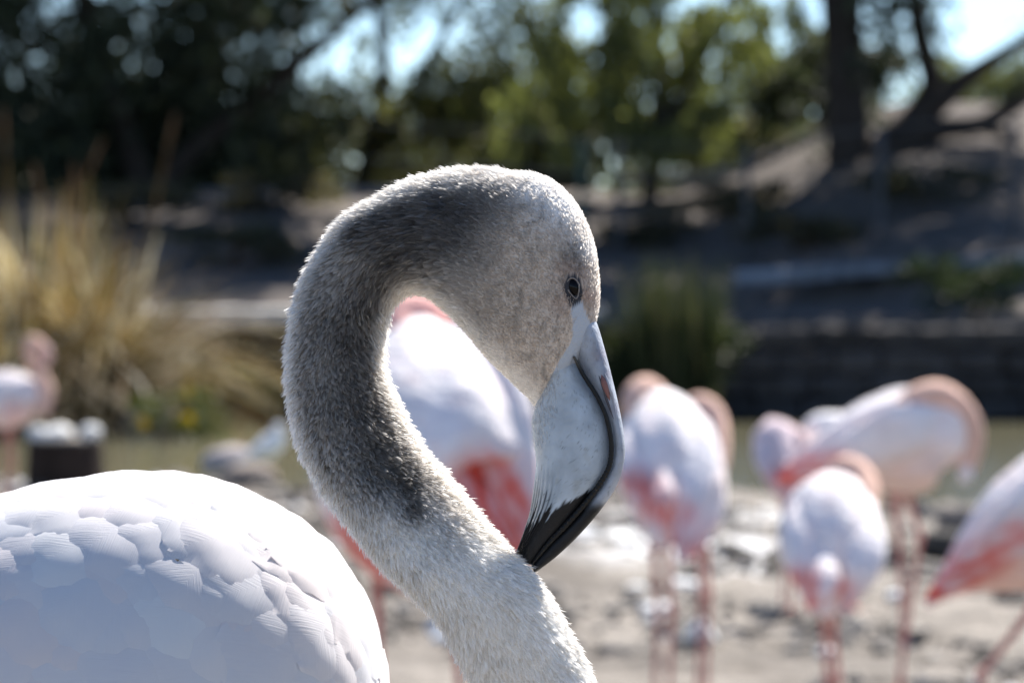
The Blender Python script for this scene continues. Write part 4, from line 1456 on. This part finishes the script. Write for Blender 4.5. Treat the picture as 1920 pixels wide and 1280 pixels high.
dark = [(.045, .058, .034), (.060, .075, .044), (.036, .044, .030), (.075, .085, .052)]
olive = [(.085, .10, .045), (.11, .12, .055), (.06, .07, .03), (.13, .13, .07)]
lime = [(.14, .165, .07), (.17, .195, .085), (.12, .14, .06), (.20, .22, .11)]
grey = [(.13, .12, .085), (.15, .14, .10), (.10, .095, .07)]


def cr(x, y, D, rx, ry, rz, m):
    p = W(x, y, D)
    return (p[0], p[1], p[2], rx, ry, rz, m)


D_ = 47
tree('dark evergreen tree with a long slanting limb above the dry grass', W(330, 420, D_)[:2],
     [trunk_from([(300, 480), (320, 330), (450, 210), (580, 100), (720, -20)], D_, [.16, .13, .10, .085, .05]), trunk_from([(300, 480), (240, 260), (170, 60), (120, -160)], D_, [.18, .16, .13, .09])],
     [cr(120, 110, D_, 2.6, 1.6, 1.4, 46), cr(420, 60, D_, 1.9, 1.5, .9, 30), cr(60, 270, D_ + 1, 2.2, 1.2, .8, 26), cr(330, 280, D_ + 2, 2.2, 1.2, .55, 24), cr(150, -330, D_, 3.5, 2.5, 1.6, 50)],
     26000, .168, dark, 31, M_DLEAF, canopy=[(-4.5, 45, 7.2, 3.6, 5.0, 1.5, 60), (0.3, 44, 7.4, 2.4, 4.0, 1.0, 40)], cn=14000)
D_ = 52
tree('dusky olive tree between the dark evergreen and the bright green tree', W(690, 400, D_)[:2],
     [trunk_from([(660, 470), (680, 330), (720, 160), (700, -60)], D_, [.13, .11, .09, .06]), trunk_from([(680, 330), (800, 120), (900, -60)], D_, [.09, .06, .04])],
     [cr(600, 250, D_, 1.9, 1.2, .8, 30), cr(850, 220, D_, 1.5, 1.2, .7, 30), cr(620, 40, D_, .9, 1.2, .6, 16), cr(930, 60, D_, 1.1, 1.2, .9, 24), cr(560, 150, D_, .9, 1, .5, 14), cr(760, 190, D_, 1.2, 1, .35, 18), cr(740, 0, D_, .9, 1, .2, 9), cr(780, -260, D_, 3.2, 2.2, 1.3, 40)],
     15500, .14, olive, 32, M_LEAF, canopy=[(-2.6, 53, 7.6, 3.2, 3, 1.0, 40)], cn=7000)
D_ = 45
tree('bright green drooping tree catching the sun behind the flamingo head', W(1230, 330, D_)[:2],
     [trunk_from([(1215, 420), (1225, 290), (1240, 120), (1200, -80)], D_, [.10, .09, .07, .05]), trunk_from([(1225, 290), (1330, 80), (1400, -80)], D_, [.06, .05, .03])],
     [cr(1150, 60, D_, .95, .9, 1.0, 34), cr(1340, 130, D_, .75, .9, .85, 30), cr(1400, 60, D_ + 3, .6, .6, .6, 12), cr(1300, 270, D_ + 2, .9, .6, .3, 14), cr(1060, 190, D_, .8, .8, .7, 22), cr(1210, 240, D_, .8, .8, .45, 20)],
     11500, .12, lime, 33, M_LEAF, droop=.9)
D_ = 43
tree('black-trunked spreading tree with low sweeping limbs above the dirt mound', W(1600, 330, D_)[:2],
     [trunk_from([(1590, 420), (1592, 290), (1585, 150), (1575, 0), (1560, -180)], D_, [.30, .24, .21, .20, .15]),
      trunk_from([(1620, 330), (1700, 245), (1790, 165), (1860, 115), (1960, 60), (2080, 20)], D_, [.20, .17, .12, .085, .07, .05]),
      trunk_from([(1640, 320), (1740, 250), (1830, 235), (1890, 205), (1990, 140)], D_ - .3, [.16, .13, .10, .09, .06]),
      trunk_from([(1820, 238), (1880, 250), (1930, 285)], D_ - .3, [.07, .06, .05]),
      trunk_from([(1620, 300), (1740, 180), (1725, 60), (1690, -120)], D_ + .2, [.14, .12, .11, .08])],
     [cr(1620, 60, D_, .75, .9, .75, 18), cr(1500, 150, D_ + 1, .45, .8, .6, 9), cr(1700, 10, D_, 1.1, 1.0, .5, 14), cr(1560, 250, D_ + 1, .9, 1.0, .4, 14), cr(1700, -300, D_, 3.6, 2.6, 1.35, 60), cr(1850, 250, D_ + 4, .8, .6, .3, 5)],
     9500, .13, dark, 34, M_DLEAF, canopy=[(6.2, 42.3, 7.2, 3.6, 3.6, 1.4, 60), (4.2, 40.0, 7.0, 2.2, 2.2, .8, 34), (4.3, 45.2, 7.3, 1.7, 1.7, .7, 22)], cn=19000)
D_ = 60
tree('pale grey-green tree far off between the dark limbs on the right', W(1850, 300, D_)[:2],
     [trunk_from([(1850, 380), (1845, 250), (1870, 120)], D_, [.08, .07, .04])],
     [cr(1850, 200, D_, 1.1, .9, .55, 18), cr(1960, 170, D_, 1.1, .9, .9, 18), cr(1480, 140, D_, .9, .8, 1.0, 22), cr(1420, 260, D_, 1.0, .8, .4, 14), cr(1680, 240, D_, 1.0, .8, .5, 14)], 8200, .13, [(.13, .15, .08), (.16, .17, .10), (.10, .12, .06)], 35, M_LEAF)
# shaded undergrowth between the trunks
for i_, (x_, y_, D_, sz, c_, lab) in enumerate([
        (120, 390, 50, (3.0, 1.5), dark, 'black undergrowth at the foot of the slanting dark evergreen'),
        (480, 385, 54, (3.0, 1.3), dark, 'sooty thicket below the slanting limb'),
        (820, 370, 55, (3.2, 1.4), grey + olive, 'greyish brown thicket right behind the top of the arched neck'),
        (1060, 350, 50, (2.0, 1.3), olive, 'olive bush under the bright green tree'),
        (1330, 330, 56, (2.4, 1.0), grey, 'dull brown bush behind the sunlit low wall'),
        (1560, 320, 47, (1.8, 1.0), dark, 'black bush crowding the base of the dark trunk')]):
    shrub('thicket', lab, x_, y_, D_, sz, 3400, .13, c_, 80 + i_, M_DLEAF if c_ is dark else M_LEAF)

scrub = [(.10, .085, .06), (.075, .07, .045), (.13, .11, .08), (.05, .055, .03)]
for i_, (x_, y_, D_, sz, lab) in enumerate([
        (1215, 420, 40.5, (1.0, .45), 'low grey scrub on the slope just right of the flamingo crown'),
        (1370, 400, 42.0, (1.3, .5), 'twiggy brown scrub under the sunlit low wall'),
        (1500, 430, 39.0, (1.2, .4), 'flat scrub patch in front of the black trunk'),
        (1740, 420, 40.0, (1.4, .4), 'sparse scrub on the shaded mound above the kerb'),
        (430, 470, 39.0, (1.4, .4), 'dull scrub on the bank between the dry grass and the arched neck'),
        (250, 430, 42.0, (1.5, .5), 'brown scrub behind the tall dry grass'),
        (520, 420, 43.5, (1.2, .5), 'dusky scrub under the thicket beside the nape')]):
    shrub('scrub', lab, x_, y_, D_, sz, 1500, .08, scrub, 120 + i_, M_LEAF)

# a far-off wood that reads as one mass
mb = MB()
rg = np.random.default_rng(99)
m_ = 190
cx_ = rg.uniform(-22, 22, m_)
cen = np.stack([cx_, rg.uniform(74, 88, m_), 1.5 + rg.random(m_) ** 1.3 * (3.4 + .8 * np.sin(cx_ * .7))], -1)
leaf_cloud(mb, cen, rg.uniform(.7, 1.6, m_), 42000, .22, olive + dark + grey, 98)
o = mb.build('distant_wood', M_LEAF)
tag(o, 'far-off mass of mixed trees closing the view', 'trees', kind='stuff')
